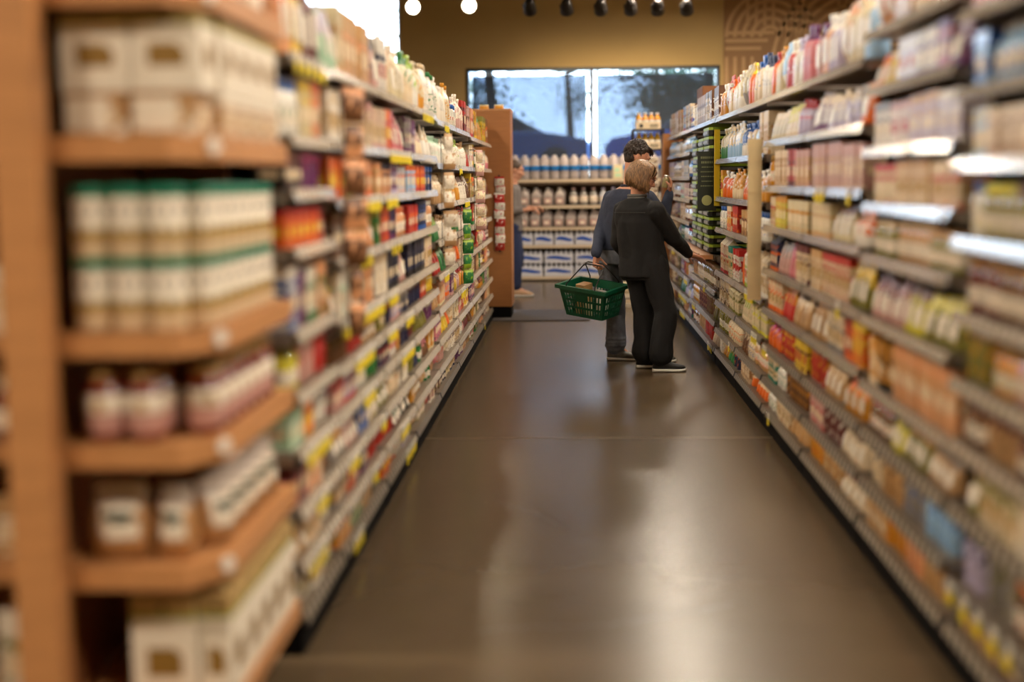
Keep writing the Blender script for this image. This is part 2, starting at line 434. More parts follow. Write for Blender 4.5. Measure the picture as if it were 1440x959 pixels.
for k in range(4):
    xx, _ = mp(1052+12*k, 20); _, zt = mp(1052, 36); b.box(xx-.03, xx+.02, my-.005, my-.002, zt, zt+.6)
for k in range(4):
    xx, _ = mp(1022+12*k, 100); _, zt = mp(1022, 80); b.box(xx-.03, xx+.02, my-.005, my-.002, zt-.6, zt)
for k in range(6): arc(x0+1.9, z0+.5, .2+.13*k, 180, 360)
b.build('tan_lines', mat('mural_tan', (190,154,110), .7, var=.04), mural)

# mat on the floor by the water shelf
b = MB(); p0, p1 = fl(718,452), fl(828,438)
b.loft([r_rect(1.05, 1.25, 0, .02), r_rect(1.03, 1.24, .01, .03)], 0, False)
o = b.build('floor_mat', mat('grey_mat', (74,66,62), .95, var=.15, scale=90, bump=.5, bscale=300)); o.location = ((p0.x+p1.x)/2-.1, p0.y, .001)
tag(o, 'dark grey floor mat lying in front of the bottled water shelves', 'mat')

# ------------------------------------------------------------ lights
def emis(name, col, s):
    m = bpy.data.materials.new(name); m.use_nodes = True; b = m.node_tree.nodes['Principled BSDF']
    b.inputs['Base Color'].default_value = (*col, 1); b.inputs['Emission Color'].default_value = (*col, 1); b.inputs['Emission Strength'].default_value = s
    return m
lampm = emis('lamp_face', (1,.83,.58), 14)
def ceiling_lamp(x, y, power, lab, r=.26):
    e = empty('ceiling_lamp', (x, y, CZ), label=lab, cat='lamp', group='round lamps under the ceiling')
    b = MB(); b.capsule((0,0,0), (0,0,-.55), .012, .012, 8); b.build('stem', blackm, e)
    b = MB(); b.loft([r_round(.06, -.52, 24), r_round(r*.8, -.58, 24), r_round(r, -.72, 24), r_round(r*.97, -.72, 24), r_round(r*.77, -.6, 24)], 0); b.build('lamp_shade', whitem, e)
    b = MB(); b.loft([r_round(r*.9, -.675, 24), r_round(r*.9, -.67, 24)], 0); b.build('diffuser', lampm, e)
    ld = bpy.data.lights.new('bulb', 'AREA'); ld.shape = 'DISK'; ld.size = r*1.7; ld.energy = power; ld.color = (1,.86,.69)
    lo = link('bulb', ld, e); lo.location = (0,0,-.69)
LAMP = 98
for x in (-5.2, -2.6, 1.3, 3.4, 5.8):
    for y in (.5, 4.3, 8.1, 11.9, 15.7, 19.4):
        if (y == 19.4 and abs(x) > 4) or (x == -2.6 and y > 15): continue
        ceiling_lamp(x, y, LAMP*(.9 if x == 1.3 else 1.12 if x in (-2.6, 3.4) else .9), 'round white ceiling lamp hanging above the store floor')

# track with spotlights near the back wall
ty = 19.6
tz = W(850, -30, ty).z
b = MB(); b.box(-4.5, 3.3, ty-.02, ty+.02, tz+.02, tz+.05)
for x in (-4, -1.5, 1, 3): b.capsule((x, ty, tz+.05), (x, ty, CZ), .008, .008, 6)
o = b.build('light_track', blackm); tag(o, 'black ceiling track carrying the row of small spotlights', 'track')
def spot(px, py, lit, lab):
    p = W(px, py, ty)
    e = empty('spotlight', p, label=lab, cat='spotlight', group='spotlights on the track')
    s = MB(); s.capsule((0,0,.06), (0,0,tz-.03-p.z), .028 if not lit else .012, .028 if not lit else .012, 10); s.build('stem', whitem if not lit else blackm, e)
    d = Vector((-p.x*.3, -18, 1.5-p.z)).normalized() if lit else Vector((.05, .75, -.55)).normalized()
    r = .10 if lit else .085
    u = d.orthogonal().normalized(); w = d.cross(u)
    def ring(t, rr): return [tuple(d*t + (u*math.cos(2*math.pi*i/18)+w*math.sin(2*math.pi*i/18))*rr) for i in range(18)]
    s = MB(); s.loft([ring(-.15, r*.35), ring(-.11, r*.75), ring(-.03, r*.95), ring(.07, r*1.1), ring(.07, r*.98), ring(.03, r*.9)], 0)
    for k in range(3):
        a = 2.1*k; c = d*-.05 + (u*math.cos(a)+w*math.sin(a))*r; s.capsule(c, c+d*.08, .012, .012, 6)
    s.build('lamp_head', darkmetal if not lit else whitem, e)
    s = MB(); s.loft([ring(.035, r*.9), ring(.036, r*.9)], 0); s.build('lamp_face', emis('spot_face', (1,.88,.62), 22) if lit else lampm, e)
    ld = bpy.data.lights.new('bulb', 'SPOT'); ld.energy = 60 if lit else 75; ld.color = (1,.78,.5); ld.spot_size = R(75); ld.spot_blend = .8; ld.shadow_soft_size = .06
    lo = link('bulb', ld, e); lo.location = d*.12; lo.rotation_euler = d.to_track_quat('-Z', 'Y').to_euler()
spot(581, 10, True, 'lit round spotlight facing the aisle, beside the bright bare window')
spot(660, 8, True, 'lit round spotlight facing the aisle, above the left window edge')
for i, px in enumerate((745, 797, 845, 887, 925, 966)):
    spot(px, 11, False, 'dark spotlight head on white stem, %s of six facing the wall' % ('leftmost','second from left','third from left','fourth from left','fifth from left','rightmost')[i])

# ------------------------------------------------------------ outside
wd = bpy.data.worlds.new('sky'); SC.world = wd; wd.use_nodes = True
nt = wd.node_tree; n = nt.nodes; l = nt.links; bg = n['Background']
tc = n.new('ShaderNodeTexCoord'); sp = n.new('ShaderNodeSeparateXYZ'); l.new(tc.outputs['Generated'], sp.inputs[0])
cr = n.new('ShaderNodeValToRGB'); cr.color_ramp.elements[0].position = .0; cr.color_ramp.elements[0].color = (.80,.88,1,1)
cr.color_ramp.elements[1].position = .6; cr.color_ramp.elements[1].color = (.42,.60,1,1)
l.new(sp.outputs['Z'], cr.inputs['Fac']); l.new(cr.outputs['Color'], bg.inputs['Color']); bg.inputs['Strength'].default_value = 11
GZ = 1.55
b = MB(); b.box(-60, 60, BY+5, 160, GZ-.2, GZ)
b.add([(-60, BY+.25, -.05), (60, BY+.25, -.05), (60, BY+5, GZ), (-60, BY+5, GZ)], [(0,1,2,3)])
struct('ground_outside', b, mat('outside_ground', (96,116,92), .9, var=.12, scale=.6))
b = MB(); b.box(-60, 60, BY+8, BY+26, GZ, GZ+.02); struct('parking_ground', b, mat('asphalt', (92,96,108), .85, var=.08, scale=4))
def car(x, y, rz, c, lab, L=4.5, H=1.5, suv=False):
    e = empty('car', (x, y, GZ+.02), rz, label=lab, cat='car')
    hw = .88; zb = .28
    hood = .62*H; roof = H
    low = [(-L/2, .45), (-L/2+.05, .75), (-L/2+.1, hood*.98), (-.9, hood*1.05), (.2, hood*1.06), (L*.28, hood*1.02), (L/2-.15, hood*.86), (L/2, .62), (L/2, .35), (L/2-.1, zb), (-L/2+.1, zb)]
    m = MB(); prof = low; nn = len(prof)
    rings = []
    for yy, k in ((-hw, .93), (-hw*.97, 1), (hw*.97, 1), (hw, .93)):
        cz = .6; rings.append([(px_*(.985 if k < 1 else 1), yy, cz+(pz-cz)*k) for px_, pz in prof])
    m.loft(rings, 0, False); m.build('car_body', mat('car_paint_%s' % c, PAL[c], .25, var=.02, coat=1), e)
    rear = -L/2+.25 if suv else -L/2+.75
    cab = [(rear, hood), (rear+.35, roof*.96), (rear+.9, roof), (.15, roof*.99), (L*.27, hood)]
    m = MB(); m.loft([[(a, yy*(1 if z < hood+.01 else .86), z) for a, z in cab] for yy in (-hw*.93, hw*.93)], 0, False); cb = m.build('cabin', mat('car_paint_%s' % c, PAL[c], .25), e)
    m = MB()
    for s in (-1, 1):
        def q(a, z): return (a, s*(hw*.93*(1-(z-hood)/(roof-hood)*.14)+.006), z)
        for a0, a1, t0, t1 in ((rear+.32, -.35, rear+.5, -.32), (-.25, L*.235, -.25, L*.08)):
            m.add([q(a0, hood+.05), q(a1, hood+.05), q(t1, roof*.94), q(t0, roof*.94)], [(0,1,2,3)])
    m.build('side_window', mat('car_glass', (28,34,44), .08, var=0, coat=1), cb)
    for wx in (-L*.3, L*.31):
        for s in (-1, 1):
            m = MB(); rr = .34
            m.loft([[(wx+r_*math.cos(a*math.pi/10), s*yy, .33+r_*math.sin(a*math.pi/10)) for a in range(20)] for yy, r_ in ((.68, rr*.9), (.70, rr), (.87, rr), (.9, rr*.9), (.885, rr*.6))], 0)
            m.build('wheel', blackm, e)
    for s in (-1, 1):
        m = MB(); m.ell((L/2-.08, s*.62, .68), (Vector((.1,0,0)), Vector((0,.2,0)), Vector((0,0,.09)))); m.build('headlight', whitem, e)
car(W(692,180,33).x, 33, R(4), 'steel', 'grey blue sedan parked outside, seen through the left window pane')
car(W(992,180,35).x, 35, R(176), 'blue', 'large blue car parked outside, seen through the right window pane', 4.8, 1.62, True)
car(W(400,180,40).x, 40, R(10), 'silver', 'silver car parked outside at the far left of the window', 4.4, 1.5)
leafm = mat('leaves', (54,74,48), .7, var=.2, scale=3); barkm = mat('bark', (70,58,48), .9, var=.15)
def tree(x, y, h, r, lab, n=900, sd=1):
    rd = random.Random(sd)
    e = empty('tree', (x, y, GZ), label=lab, cat='tree', group='trees outside the window')
    m = MB(); pts = [(0,0,-.05), (.05,0,h*.2), (-.05,.05,h*.5), (0,0,h*.85)]; m.tube(pts, [.16,.13,.09,.03])
    cl = []
    for k in range(9):
        a = rd.uniform(0, 6.28); z = h*rd.uniform(.25, .8); ln = r*rd.uniform(.6, 1.05)
        q = (ln*math.cos(a), ln*math.sin(a), z+ln*.25); m.tube([(0,0,z-.1), (q[0]*.5, q[1]*.5, z+.1), q], [.06,.04,.015], 6); cl.append(q)
    m.build('trunk', barkm, e)
    m = MB()
    for k in range(n):
        q = rd.choice(cl); t = rd.uniform(.35, 1.1); c = Vector((q[0]*t, q[1]*t, q[2]+ (t-1)*.3)) + Vector((rd.gauss(0,.35), rd.gauss(0,.35), rd.gauss(0,.28)))
        u = Vector((rd.gauss(0,1), rd.gauss(0,1), rd.gauss(0,.6))).normalized()*rd.uniform(.035,.08); w = u.orthogonal()*.5
        m.add([c-u, c-w, c+u, c+w], [(0,1,2,3)])
    m.build('foliage', leafm, e)
tree(W(690,120,30).x, 30, 4.6, 1.7, 'leafy tree outside behind the upper left corner of the shaded window', 4200, 3)
tree(W(1000,120,31).x, 31, 4.8, 1.8, 'leafy tree outside behind the right edge of the shaded window', 6500, 5)
tree(W(925,110,42).x, 42, 6.0, 2.6, 'dark tree outside beyond the parked blue car', 5000, 8)
tree(W(800,110,48).x, 48, 6.6, 2.1, 'thin branched tree outside beyond the grey car', 2200, 11)
b = MB(); b.box(-16, -4.5, 62, 70, GZ, GZ+4.2); b.prism([(-16.6,61.5),(-4,61.5),(-4,70.5),(-16.6,70.5)], GZ+4.2, GZ+4.5)
o = b.build('white_building', mat('white_render', (220,220,224), .8, var=.03)); tag(o, 'low white building far outside behind the parked cars', 'building')
b = MB()
rd = random.Random(4)
for k in range(5200):
    c = Vector((rd.uniform(3.2, 15), 52+rd.gauss(0, 1), GZ+abs(rd.gauss(0, 1.3)))); u = Vector((rd.gauss(0,1), rd.gauss(0,1), rd.gauss(0,1))).normalized()*.16; w = u.orthogonal()*.6
    b.add([c-u, c-w, c+u, c+w], [(0,1,2,3)])
tag(b.build('hedge', leafm), 'dark green hedge far outside behind the right window pane', 'hedge', kind='stuff')

# ------------------------------------------------------------ gondola shelving
def strip_mat(name, col, gap, rough=.2, cut=.22):
    m = bpy.data.materials.new(name); m.use_nodes = True
    nt = m.node_tree; n = nt.nodes; l = nt.links; b = n['Principled BSDF']
    tc = n.new('ShaderNodeTexCoord'); sp = n.new('ShaderNodeSeparateXYZ'); l.new(tc.outputs['Object'], sp.inputs[0])
    a = n.new('ShaderNodeMath'); a.operation = 'MULTIPLY'; a.inputs[1].default_value = 1/.075; l.new(sp.outputs['Y'], a.inputs[0])
    f = n.new('ShaderNodeMath'); f.operation = 'FRACT'; l.new(a.outputs[0], f.inputs[0])
    g = n.new('ShaderNodeMath'); g.operation = 'GREATER_THAN'; g.inputs[1].default_value = cut; l.new(f.outputs[0], g.inputs[0])
    mx = n.new('ShaderNodeMix'); mx.data_type = 'RGBA'; mx.inputs['A'].default_value = (*lin(gap), 1); mx.inputs['B'].default_value = (*lin(col), 1)
    l.new(g.outputs[0], mx.inputs['Factor']); l.new(mx.outputs['Result'], b.inputs['Base Color'])
    b.inputs['Roughness'].default_value = rough; b.inputs['Coat Weight'].default_value = .35; b.inputs['Coat Roughness'].default_value = .12
    return m
stripm = strip_mat('price_rail_with_tickets', (170,158,142), (92,82,70))
striplm = strip_mat('price_rail_left_lit', (222,210,192), (120,110,96))  # paler copy for the left rails: light falling on them put into the colour
stripd = strip_mat('price_rail_spaced_tickets', (176,164,146), (40,35,32), .35, .56)
shelfm = mat('shelf_steel', (126,112,96), .4, .3, var=.04)
backm = mat('back_panel_brown', (74,54,38), .8, var=.08)
basem = mat('kick_black', (12,10,10), .9, var=.02, spec=.1)
ytag = mat('yellow_ticket', (236,212,24), .5, var=.02); wtag = mat('white_ticket', (238,234,224), .45, var=.01)
mb = MB(); mb.box(-.033, .033, -.004, 0, -.004, .032, 0); mb.box(-.033, .033, -.005, -.001, -.052, -.004, 1)
for k in range(3): mb.box(-.026, .02-.012*k, -.0055, -.004, .006+.008*k, .009+.008*k, 2)
TAGME = mb.mesh('price_tag', [wtag, ytag, blackm])
TOPZ = {-1: 1.93, 1: 1.98}
ORD = ['lowest','second','third','fourth','fifth','sixth','seventh','eighth','ninth','tenth','eleventh']
NTH = ['first','second','third','fourth','fifth','sixth','seventh','eighth','ninth','tenth']
def fx(s): return LX if s < 0 else RX
class Bay: pass
BAYS = {-1: [], 1: []}
def bay(s, y0, y1, zs, top, last=False, tray=None):
    B = Bay(); B.s, B.y0, B.y1, B.zs, B.top = s, y0, y1, zs, top; B.i = len(BAYS[s]); BAYS[s].append(B); B.shelves = []
    side = 'left' if s < 0 else 'right'
    e = empty('shelving_unit', (fx(s), y0, 0), label='metal grocery shelving unit, %s bay from the front, %s of the aisle' % (NTH[B.i], side), cat='shelving', group=None)
    L = y1 - y0
    def bx(name, x0, x1, ya, yb, z0, z1, m, parent=e):
        q = MB(); q.box(min(s*x0, s*x1), max(s*x0, s*x1), ya, yb, z0, z1); return q.build(name, m, parent)
    bx('back_panel', .50, .53, .0, L-.002, .0, top, backm)
    bx('kick_plate', .004, .49, .0, L-.002, .0, .098, basem)
    for yy in ([.0] + ([L-.032] if last else [])): bx('upright', .44, .499, yy, yy+.03, .0985, top, greymetal)
    for zi, z in enumerate(zs):
        sh = bx('shelf', .006, .499 if not tray or zi != tray else .499, .002+(.03), L-.034, z-.022, z, shelfm); B.shelves.append(sh)
        # bracket arms and the tilted ticket rail
        q = MB()
        for yy in (.0, ): q.box(min(s*.02, s*.44), max(s*.02, s*.44), .002, .03, z-.04, z-.004)
        q.build('bracket', greymetal, sh)
        q = MB(); h = .0185 if z > .15 else .018
        c = Vector((-s*.004, L/2, z-.012)); q.obox(c, Vector((s*.002, 0, .0004)), Vector((0, L/2-.003, 0)), Vector((s*.0055, 0, h)))
        q.build('ticket_rail', (stripm if s > 0 else striplm) if z > (.55 if s > 0 else .2) else stripd, sh)
    return B
def add_tags(s, zi, ya, yb, step=.085, jit=.01):
    y = ya
    while y < yb:
        for B in BAYS[s]:
            if B.y0+.05 < y < B.y1-.05 and zi < len(B.zs):
                o = link('price_tag', TAGME, B.shelves[zi])
                o.location = (-s*.012, y-B.y0, B.zs[zi]-.018); o.rotation_euler = (0, 0, R(-90*s)); o.scale = (.85, 1, random.uniform(.72,.9))
        y += step*.9 + random.uniform(-jit, jit)
WD = dict(box=(.115,.10,.23), packet=(.055,.10,.2), carton=(.085,.09,.24), pouch=(.12,.085,.24), bag=(.17,.10,.27), sack=(.13,.09,.27), jar=(.085,.085,.16), bottle=(.08,.08,.27), can=(.078,.078,.125), canister=(.10,.10,.19), tub=(.11,.11,.13), case=(.24,.22,.2))
WORD = dict(magnolia='off-white', kraft='kraft brown', sky='pale blue', silver='silvery grey', mint='pale green', rose='dusty pink', lemon='lemon yellow', teal='dark teal')
KW = dict(box='boxes', packet='slim packets', carton='cartons', pouch='pouches', bag='puffy bags', sack='tied bags', jar='glass jars', bottle='bottles', can='tins', canister='canisters', tub='tubs', case='cases')
K1 = dict(box='box', packet='slim packet', carton='carton', pouch='pouch', bag='puffy bag', sack='tied bag', jar='glass jar', bottle='bottle', can='tin', canister='canister', tub='tub', case='case')
def w_(c): return WORD.get(c, c)
def fill(B, zi, spec, parts=None):
    s = B.s; z = B.zs[zi]; nz = B.zs[zi+1] if zi+1 < len(B.zs) else 9
    clear = nz - z - .045
    if parts is None: parts = B.y0 < 6.5
    y = B.y0 + .045; Lt = B.y1 - .045 - y; tot = sum(e[3] for e in spec)
    side = 'left' if s < 0 else 'right'
    seen = set()
    for e in spec:
        kind, a, b_, fr = e[:4]; hf = e[4] if len(e) > 4 else random.uniform(.84, .97)
        seg = Lt*fr/tot
        if kind == 'gap': y += seg; continue
        w, d, h = WD[kind]
        far = 1 + max(0, B.y0-7)*.05
        if kind in ('box', 'pouch', 'sack', 'bag'): w *= min(1.25, far)
        h = min(clear*hf, h*1.12) if kind not in ('can', 'tub') else min(clear*hf, h*1.3)
        rows = 1
        if kind in ('can', 'tub') and clear > 2.05*h: rows = 2
        n = max(1, round(seg/(w+.005))); w2 = min(seg/n - .004, w*1.25)
        if kind in ('jar','bottle','can','canister','tub'): w2 = min(w2, w*1.06) / (1.08 if kind == 'tub' else 1.045 if kind == 'canister' else 1.015); w2 = math.floor(w2*100)/100 if w2 > .03 else w2; d = w2
        key = (kind, a, b_)
        if key in seen: pass
        seen.add(key)
        lab = '%s %s with %s print, %s shelf up, %s bay on the %s' % (w_(a), K1[kind], w_(b_), ORD[zi] if zi else 'lowest', NTH[B.i], side)
        if zi == 0: lab = lab.replace('lowest shelf up', 'lowest shelf')
        grp = '%s %s on shelf %s' % (w_(a), KW[kind], lab.split('print, ')[1])
        st = random.randrange(3)
        for k in range(n):
            yy = y + seg*(k+.5)/n
            if random.random() < .05 and n > 3: continue
            for r_ in range(rows):
                x = fx(s) + s*(.024 + random.uniform(0, .012))
                o = put(kind, a, b_, (round(w2, 2) if kind not in ('box',) else round(w2-.001, 3), d, round(h, 2) - (.004 if kind == 'x' else 0)), (x, yy, z+.001+r_*(round(h, 2)+.0005)), R(-90*s), lab, grp, parts, st)
                if kind in ('bag','sack','pouch'):
                    o.scale = (1, 1, random.uniform(.84, 1.0)); o.rotation_euler = (0, 0, R(-90*s)+random.uniform(-.04, .04))
        y += seg
RND = ['cream','cream','tan','white','ivory','magnolia','peach','amber','red','orange','brown','olive','yellow','green','maroon','navy','rose','kraft','purple','teal','lavender','grey','black','blue']
RK = ['box','box','pouch','pouch','jar','can','carton','canister','sack','bottle','packet','tub','bag']
def rspec(clear, n=None, pal=RND, kinds=RK):
    n = n or random.choice((3, 4, 4, 5)); out = []; used = set()
    while len(out) < n:
        k = random.choice(kinds); a = random.choice(pal); b_ = random.choice(pal)
        if clear < .15 and k in ('bottle', 'carton', 'sack', 'canister'): k = random.choice(('can', 'tub', 'box', 'jar'))
        if b_ == a or (k, a, b_) in used: continue
        used.add((k, a, b_)); out.append((k, a, b_, random.uniform(.7, 1.5)))
    if random.random() < .35: out.insert(random.randrange(len(out)), ('gap', 0, 0, .18))
    return out
def S(txt):
    out = []
    for t in txt.split():
        p = t.split(':')
        if p[0] == 'gap': out.append(('gap', 0, 0, float(p[1]))); continue
        out.append((p[0], p[1], p[2], float(p[3])) + ((float(p[4]),) if len(p) > 4 else ()))
    return out
def stock(B, specs, pal=RND, kinds=RK):
    for zi in range(len(B.zs)):
        nz = B.zs[zi+1] if zi+1 < len(B.zs) else 9
        sp = S(specs[zi]) if zi in specs else rspec(nz - B.zs[zi] - .04, pal=pal, kinds=kinds)
        fill(B, zi, sp)

# right side, front to back
Z = bay(1, 3.1, 4.33, [.125,.27,.50,.70,.886,1.09,1.31,1.54,1.745,1.965], 2.3)
stock(Z, {9: 'box:teal:cream:1 pouch:grey:pink:1 box:lavender:green:1 box:tan:red:1',
 8: 'canister:sky:blue:.5 gap:.15 canister:sky:white:.5 gap:.15 canister:sky:navy:.5 gap:.15 bottle:sky:blue:.8 gap:.15 box:blue:sky:.4', 7: 'box:cream:grey:1 gap:.1 box:kraft:cream:1.6 box:ivory:sky:.5',
 6: 'jar:green:olive:.6 jar:amber:white:.8 gap:.1 jar:olive:brown:.9 jar:olive:lemon:.9 jar:white:lemon:.4', 5: 'jar:brown:red:.8 jar:tan:green:.8 jar:brown:tan:.9 jar:maroon:tan:.9',
 4: 'jar:orange:green:.8 can:green:red:.6 bottle:rose:tan:.7 jar:amber:lemon:.6 gap:.1 can:olive:amber:.7', 3: 'box:brown:tan:1 jar:maroon:brown:1 tub:kraft:maroon:1 jar:brown:maroon:.6',
 2: 'box:magnolia:cream:1.6 box:cream:olive:1 pouch:olive:amber:.5', 1: 'can:maroon:green:1 jar:brown:orange:1 can:grey:olive:1 tub:lavender:navy:.6', 0: 'can:brown:black:1 box:black:maroon:1 can:tan:olive:1'})
A = bay(1, 4.35, 5.68, [.125,.30,.50,.69,.95,1.19,1.39,1.60,1.825,2.04], 2.35)
stock(A, {9: 'pouch:kraft:grey:.8 pouch:cream:orange:1 box:tan:brown:.7 bag:peach:orange:.8', 8: 'pouch:purple:lavender:.5 packet:pink:purple:.5 box:ivory:purple:.8 box:white:lavender:.8 pouch:yellow:cream:.9 pouch:peach:orange:.4',
 7: 'box:lavender:white:.7 box:lavender:tan:1.1 gap:.04 box:white:rose:.8 gap:.04 box:magnolia:grey:.7', 6: 'box:cream:red:.9 box:cream:tan:1.2 box:ivory:red:1', 5: 'jar:olive:tan:.8 jar:kraft:cream:1.2 jar:olive:cream:.8',
 4: 'pouch:olive:lemon:1.2 pouch:lemon:brown:.8 pouch:maroon:rose:.9 pouch:rose:maroon:.6', 3: 'box:peach:tan:2.6 box:amber:black:.8 box:amber:cream:.5', 2: 'pouch:kraft:grey:.8 pouch:olive:amber:.8 pouch:lemon:olive:.5 jar:brown:red:.8',
 1: 'can:sky:blue:1 can:grey:blue:1 can:tan:brown:1 tub:cream:navy:.7', 0: 'can:tan:brown:1 can:peach:red:.8 can:amber:red:.8 box:kraft:tan:1'})
B1 = bay(1, 5.70, 7.10, [.125,.30,.50,.72,.955,1.21,1.44,1.70,1.955], 1.98)
stock(B1, {8: 'sack:sky:white:.4 sack:ivory:cream:.8 bag:cream:peach:.6 sack:lavender:white:.7 sack:peach:white:.5 sack:rose:purple:.5', 7: 'pouch:orange:peach:.4 sack:white:lavender:.6 pouch:lavender:cream:1.2 pouch:cream:purple:.8',
 6: 'box:rose:cream:1.2 box:rose:tan:1.6', 5: 'sack:orange:white:.7 gap:.15 pouch:ivory:brown:.9 box:ivory:tan:1.2', 4: 'pouch:yellow:olive:.7 gap:.05 box:cream:red:1.4 box:cream:tan:.6', 3: 'box:orange:yellow:.5 box:red:orange:.5 box:cream:grey:1 pouch:kraft:tan:1',
 2: 'sack:amber:orange:.8 pouch:tan:cream:1 can:red:amber:.8', 1: 'pouch:cream:brown:1 can:maroon:white:.8 box:rose:red:.8', 0: 'pouch:cream:red:1 can:tan:cream:1 can:amber:red:.8'})
B2 = bay(1, 7.12, 8.58, [.125,.30,.50,.72,.955,1.21,1.44,1.70,1.955], 1.98)
stock(B2, {8: 'sack:pink:purple:.6 sack:white:lavender:.6 sack:red:white:.5 bag:sky:white:.5 sack:ivory:amber:.6 sack:orange:red:.3', 7: 'sack:lavender:red:.6 pouch:cream:lemon:.8 pouch:ivory:cream:.8',
 6: 'box:tan:rose:.8 box:red:maroon:.5 box:tan:cream:1 gap:.12 jar:amber:orange:.3', 5: 'box:ivory:amber:1.6 box:lemon:amber:1 box:cream:red:.5', 4: 'box:cream:maroon:.6 pouch:pink:magenta:.5 pouch:rose:grey:.6 carton:navy:orange:.5',
 3: 'pouch:kraft:cream:.8 pouch:amber:red:.6 box:cream:orange:.8', 2: 'box:yellow:maroon:.6 can:red:yellow:.8 sack:orange:magenta:.8', 1: 'can:brown:amber:1 bottle:white:teal:.5 packet:cream:teal:.5', 0: 'pouch:tan:brown:.8 box:cream:kraft:.8 bottle:white:green:.5'})
C1 = bay(1, 8.60, 10.0, [.125,.30,.52,.76,1.10,1.34,1.63,1.955], 1.98)
stock(C1, {7: 'sack:white:navy:.7 sack:cream:blue:.6 sack:orange:yellow:.5 bag:ivory:grey:.7', 6: 'box:cream:tan:.7 sack:sky:white:.5 sack:cream:blue:.8 sack:blue:white:.4', 5: 'sack:amber:white:1 sack:amber:blue:.8 pouch:orange:white:.8',
 4: 'jar:white:blue:1.1 jar:cream:navy:.8 box:tan:maroon:.5', 3: 'carton:cream:white:.9 carton:white:lime:1.2 sack:orange:red:.3', 2: 'carton:ivory:lemon:1 pouch:cream:lime:1', 1: 'bottle:tan:orange:.8 bottle:cream:blue:.4 pouch:brown:cream:.6', 0: 'pouch:cream:orange:1 box:kraft:cream:.7'})
C2 = bay(1, 10.02, 11.42, [.125,.30,.52,.76,1.10,1.34,1.63,1.955], 1.98)
stock(C2, {7: 'sack:ivory:white:.7 sack:cream:orange:.7 bag:white:red:.5 sack:amber:white:.6', 6: 'sack:white:sky:.7 sack:cream:sky:.9 sack:ivory:green:.8', 5: 'sack:amber:cream:1 sack:orange:white:1 packet:yellow:amber:.3',
 4: 'box:red:orange:.7 box:orange:cream:.4 jar:white:navy:.8', 3: 'packet:white:red:.4 packet:cream:teal:.4 carton:cream:red:.6', 2: 'carton:ivory:olive:.8 box:cream:brown:.8', 1: 'bottle:cream:orange:1 jar:olive:lemon:.8'})
D = bay(1, 11.44, 13.9, [.125,.33,.58,.86,1.96], 1.98)
stock(D, {4: 'box:brown:white:1 box:cream:grey:.6 box:kraft:brown:1 canister:white:cream:.5', 3: 'gap:3', 2: 'jar:brown:cream:.8 jar:olive:tan:.8 jar:cream:brown:.8 can:tan:maroon:.6', 1: 'pouch:yellow:olive:.5 can:brown:olive:.8 can:maroon:tan:.8 jar:amber:olive:.8', 0: 'pouch:cream:tan:.6 can:red:brown:.8 can:tan:olive:.8 jar:brown:orange:.8'})
E = bay(1, 13.92, 15.5, [.125,.30,.50,.70,.86,1.06,1.28,1.50,1.74,1.96], 1.98)
stock(E, {9: 'packet:white:blue:.5 box:cream:brown:1 box:sky:red:.5 packet:tan:cream:.6', 8: 'bottle:sky:navy:1.6 bottle:white:brown:.8', 7: 'bottle:blue:white:.8 box:grey:cream:1 box:cream:lavender:.6', 6: 'packet:maroon:cream:.6 box:rose:cream:.8 box:white:mint:.5', 5: 'jar:brown:lemon:.6 jar:maroon:cream:.8 box:cream:kraft:1', 4: 'jar:navy:red:.8 jar:white:blue:.6 packet:teal:white:.8'})
F_ = bay(1, 15.52, 17.3, [.125,.30,.50,.70,.86,1.06,1.28,1.50,1.74,1.96], 2.05, last=True)
stock(F_, {9: 'box:tan:cream:1 box:cream:tan:1 packet:white:kraft:.6', 8: 'bottle:white:navy:1 bottle:sky:maroon:1', 7: 'bottle:cream:navy:1 box:lavender:cream:.8', 6: 'jar:maroon:white:.8 box:cream:rose:.8'}, pal=['cream','brown','white','kraft','tan','maroon','olive'])

# left side, front to back
WARM = ['cream','cream','tan','white','ivory','peach','amber','red','orange','brown','olive','yellow','green','maroon','navy','rose','kraft','purple','magnolia','pink','magnolia']
L0 = bay(-1, 4.35, 5.12, [.125,.29,.46,.65,.83,1.03,1.29,1.47,1.64,1.89], 1.92)
stock(L0, {9: 'sack:peach:orange:.8 sack:yellow:amber:.6 sack:maroon:brown:.9', 8: 'jar:white:green:.8 box:ivory:yellow:.7 box:peach:orange:.6', 7: 'box:black:maroon:.8 tub:purple:magenta:1', 6: 'box:orange:red:1.5:.92 box:red:maroon:.3', 5: 'box:blue:white:.5 packet:purple:maroon:.3 box:magnolia:green:.6 box:peach:green:.5',
 4: 'jar:lemon:olive:.7 can:rose:red:1 can:red:pink:.8', 3: 'box:mint:white:.6 box:orange:amber:.6 tub:white:navy:.8', 2: 'box:maroon:pink:.8 box:peach:white:.8 can:brown:amber:.6'})
L1 = bay(-1, 5.14, 6.38, [.125,.28,.45,.64,.81,.975,1.21,1.43,1.64,1.90], 1.93)
stock(L1, {9: 'pouch:lavender:mint:.8 box:ivory:tan:.6 box:tan:peach:2.2', 8: 'gap:.1 box:cream:white:1 box:cream:rose:2.4', 7: 'box:orange:amber:.9 packet:brown:olive:.5 box:tan:brown:.5 packet:brown:black:.5 box:peach:orange:.6', 6: 'gap:.2 packet:brown:grey:.8 box:cream:magnolia:.8 pouch:peach:white:.4', 5: 'pouch:amber:yellow:.4 box:magnolia:mint:1.5 packet:black:navy:.3 box:peach:brown:.8',
 4: 'can:brown:olive:.8 can:red:rose:.8 jar:tan:white:.8'})
L2 = bay(-1, 6.40, 7.64, [.125,.28,.45,.64,.81,.975,1.21,1.43,1.64,1.90], 1.93)
